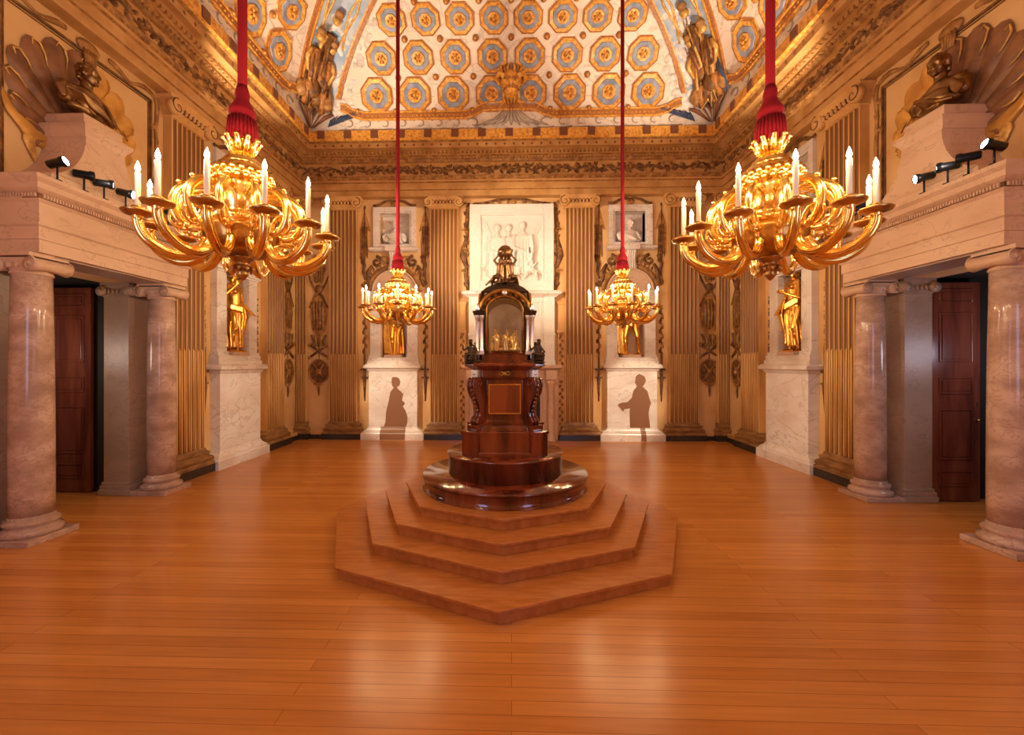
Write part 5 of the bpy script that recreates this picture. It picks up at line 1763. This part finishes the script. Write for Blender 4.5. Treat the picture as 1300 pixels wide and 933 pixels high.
def make_chandelier(label):
    t = thing('gilt_chandelier', label, 'chandelier', group='gilt chandeliers on red cords')
    B().tube([(0, 0, 4.0), (0, 0, 10.51)], .034, 12).build('velvet_cord', VELVET, t)
    b = B().lathe([(.034, 4.14), (.045, 4.10), (.05, 4.07), (.045, 4.04), (.06, 4.0), (.088, 3.95), (.092, 3.92), (.08, 3.90), (.085, 3.88), (.098, 3.80), (.105, 3.73), (.09, 3.715), (0.001, 3.71)][::-1], seg=24)
    for i in range(26):
        a_ = 2 * PI * i / 26
        b.tube([(.088 * math.cos(a_), .088 * math.sin(a_), 3.88), (.108 * math.cos(a_), .108 * math.sin(a_), 3.70)], .010, 5)
    b.build('tassel', VELVET, t)
    b = B()                                    # leafy crown and upper baluster
    b.lathe([(.10, 3.725), (.085, 3.70), (.07, 3.66), (.055, 3.62), (.07, 3.60), (.10, 3.585), (.125, 3.56), (.135, 3.535), (.14, 3.52)][::-1], seg=32)
    for i in range(10):
        a_ = 2 * PI * i / 10; ca, sa = math.cos(a_), math.sin(a_)
        b.tube([(.06 * ca, .06 * sa, 3.62), (.09 * ca, .09 * sa, 3.68), (.115 * ca, .115 * sa, 3.725), (.14 * ca, .14 * sa, 3.71)], [.02, .026, .022, .01], 6)
    b.build('crown', GOLD, t)
    b = B()
    b.lathe([(.14, 3.52), (.17, 3.51), (.19, 3.485), (.20, 3.44), (.195, 3.40), (.18, 3.385), (.16, 3.375), (.155, 3.34), (.165, 3.28), (.172, 3.22), (.165, 3.17), (.15, 3.15), (.18, 3.135), (.19, 3.10), (.175, 3.075), (.16, 3.06), (.18, 3.045)][::-1], seg=40)
    for i in range(22):
        a_ = 2 * PI * i / 22; ca, sa = math.cos(a_), math.sin(a_)
        b.ball((.2 * ca, .2 * sa, 3.45), (.024, .024, .03), 6, 4); b.ball((.19 * math.cos(a_ + .14), .19 * math.sin(a_ + .14), 3.40), (.02, .02, .028), 6, 4)
        b.ball((.185 * ca, .185 * sa, 3.105), .016, 6, 4)
    b.build('upper_vase', GOLD, t)
    b = B()
    b.lathe([(.18, 3.05), (.255, 3.04), (.265, 3.02), (.255, 3.0), (.25, 2.97), (.245, 2.94), (.23, 2.91), (.20, 2.885), (.17, 2.875), (.175, 2.865), (.16, 2.85), (.12, 2.84), (.09, 2.83)][::-1], seg=48, flute=24, fd=.03)
    b.build('bowl', DKGOLD, t)
    b = B()
    b.lathe([(.09, 2.83), (.085, 2.82), (.055, 2.80), (.04, 2.775), (.055, 2.765), (.06, 2.755), (.05, 2.74), (.038, 2.715), (.045, 2.70), (.03, 2.685), (.02, 2.67), (0.001, 2.655)][::-1], seg=24)
    for i in range(8):
        a_ = 2 * PI * i / 8; ca, sa = math.cos(a_), math.sin(a_)
        b.tube([(.045 * ca, .045 * sa, 2.765), (.072 * ca, .072 * sa, 2.745), (.062 * ca, .062 * sa, 2.715)], [.014, .016, .006], 6)
    b.build('pendant_finial', DKGOLD, t)
    low = spline([(.22, 0, 2.93), (.25, 0, 2.86), (.33, 0, 2.795), (.44, 0, 2.79), (.55, 0, 2.855), (.60, 0, 2.94), (.605, 0, 3.005)], 4)
    mid = spline([(.265, 0, 2.93), (.275, 0, 3.03), (.34, 0, 3.105), (.42, 0, 3.09), (.44, 0, 3.02), (.39, 0, 2.975), (.345, 0, 3.0)], 4)
    up = spline([(.24, 0, 3.03), (.27, 0, 2.99), (.345, 0, 3.0), (.405, 0, 3.07), (.415, 0, 3.18), (.365, 0, 3.27), (.28, 0, 3.315), (.17, 0, 3.30)], 4)
    meshes = None
    for i in range(12):
        M = Matrix.Rotation(i * PI / 6, 4, 'Z')
        if meshes is None:
            b = B()
            n = len(low)
            b.tube(low, [.042 - .012 * q_ / n for q_ in range(n)], 10, flat=((0, 1, 0), .72))
            for sy in (-1, 1): b.tube([p_ + Vector((0, sy * .020, 0)) for p_ in low], .012, 6)
            n = len(up)
            b.tube(up, [.020 + .014 * math.sin(PI * q_ / n) for q_ in range(n)], 10, flat=((0, 1, 0), .72))
            for sy in (-1, 1): b.tube([p_ + Vector((0, sy * .014, 0)) for p_ in up], .008, 6)
            b.tube(mid, [.017 - .009 * q_ / len(mid) for q_ in range(len(mid))], 8)
            b.ball((.345, 0, 3.0), .03, 10, 8); b.ball((.385, 0, 3.30), .016, 8, 6); b.ball((.29, 0, 3.36), .018, 8, 6)
            for q_ in range(5): b.ball((.35 + .03 * math.cos(q_ * 1.25), .012, 3.0 + .03 * math.sin(q_ * 1.25)), .014, 6, 4)
            b.lathe([(.022, 2.97), (.035, 3.0), (.03, 3.01)], (.605, 0, 0), 12)
            arm = b.build('arm', GOLD, t)
            pan = B().lathe([(.02, 3.0), (.045, 3.005), (.085, 3.018), (.094, 3.032), (.090, 3.036), (.05, 3.026), (.03, 3.035), (.03, 3.05), (.036, 3.055), (.036, 3.066), (.024, 3.07), (0.001, 3.07)], (.605, 0, 0), 20).build('drip_pan', DKGOLD, arm)
            cd = B().lathe([(.0165, 3.065), (.0165, 3.29), (.012, 3.297), (0.001, 3.298)], (.605, 0, 0), 12).build('candle', WAX, arm)
            fl = B().lathe([(0.001, 3.296), (.009, 3.302), (.015, 3.317), (.012, 3.337), (.005, 3.356), (0.001, 3.368)], (.605, 0, 0), 10).build('flame', FLAME, arm)
            fl.visible_shadow = True
            meshes = (arm, pan, cd, fl)
        else:
            a = meshes[0].copy(); C.objects.link(a); a.parent = t; a.rotation_euler = (0, 0, i * PI / 6)
            for m_ in meshes[1:]:
                c = m_.copy(); C.objects.link(c); c.parent = a
    return t


ld = bpy.data.lights.new('candle_light', 'POINT')
ld.energy = CANDLE_W; ld.color = CANDLE_COL; ld.shadow_soft_size = 0.03
CH = [((-2.05, 3.14), 15 + 0, 'large gilt chandelier hanging near the viewer on the left'), ((1.97, 3.25), 15 + 3.5, 'large gilt chandelier hanging near the viewer on the right'),
      ((-2.05, 7.51), 15, 'gilt chandelier hanging in front of the far left niche'), ((2.01, 7.66), 0, 'gilt chandelier hanging in front of the far right niche')]
ch0 = None
for i, ((x, y), rot, lab) in enumerate(CH):
    sg = 1 if x < 0 else -1
    # arms at rot + 30k degrees from the y axis
    rz = R(90 - rot) if x > 0 else R(90 + rot)
    if ch0 is None:
        ch0 = make_chandelier(lab); ch0.location = (x, y, 0); ch0.rotation_euler = (0, 0, rz)
    else:
        dup(ch0, (x, y, 0), rz, lab)
    for k_ in range(12):
        a_ = rz + k_ * PI / 6
        o = bpy.data.objects.new('candle_light', ld); C.objects.link(o)
        o.location = (x + .605 * math.cos(a_), y + .605 * math.sin(a_), 3.41)

# ------------------------------------------------------------------ exhibition spotlights on the porches
sp0 = None
for i, (p_, aim, e_, ang) in enumerate(SPOTS):
    sd = 'left' if p_[0] < 0 else 'right'
    order = ['nearest the viewer', 'second from the viewer', 'third from the viewer', 'fourth from the viewer', 'fifth from the viewer', 'farthest from the viewer']
    mates = sorted(q_[0][1] for q_ in SPOTS if (q_[0][0] < 0) == (p_[0] < 0))
    lab = 'small black spotlight on the %s porch ledge, %s' % (sd, order[mates.index(p_[1])])
    d = (Vector(aim) - Vector(p_)).normalized()
    q_ = d.to_track_quat('X', 'Z')
    b = B(lambda v, q_=q_: q_ @ v)
    prof = [(.032, -.10), (.045, -.09), (.048, .04), (.058, .05), (.058, .09), (.05, .095)]
    seg = 16
    vs = []
    for r_, u in prof:
        for k_ in range(seg): vs.append((u, r_ * math.cos(2 * PI * k_ / seg), r_ * math.sin(2 * PI * k_ / seg)))
    n = len(prof)
    fs = [(j * seg + k_, j * seg + (k_ + 1) % seg, (j + 1) * seg + (k_ + 1) % seg, (j + 1) * seg + k_) for j in range(n - 1) for k_ in range(seg)] + [tuple(range(seg))]
    t = thing('spotlight', lab, 'lamp', p_, 0, 'exhibition spotlights')
    b.add(vs, fs, True); b.build('housing', BLACK, t)
    b = B(lambda v, q_=q_: q_ @ v)
    b.add([(.085, .048 * math.cos(2 * PI * k_ / seg), .048 * math.sin(2 * PI * k_ / seg)) for k_ in range(seg)], [tuple(range(seg))]); b.build('lens', LENS, t)
    b = B().tube([(0, 0, -(p_[2] - 4.115)), (0, 0, -.03)], .01, 8).lathe([(.045, 0), (.045, .012), (0.001, .014)], (0, 0, -(p_[2] - 4.112)), 14)
    b.build('stand', BLACK, t)
    light('spot_beam', 'SPOT', Vector(p_) + d * .12, e_, SPOT_COL, spot_size=R(ang), spot_blend=.6, shadow_soft_size=.03, aim=aim)
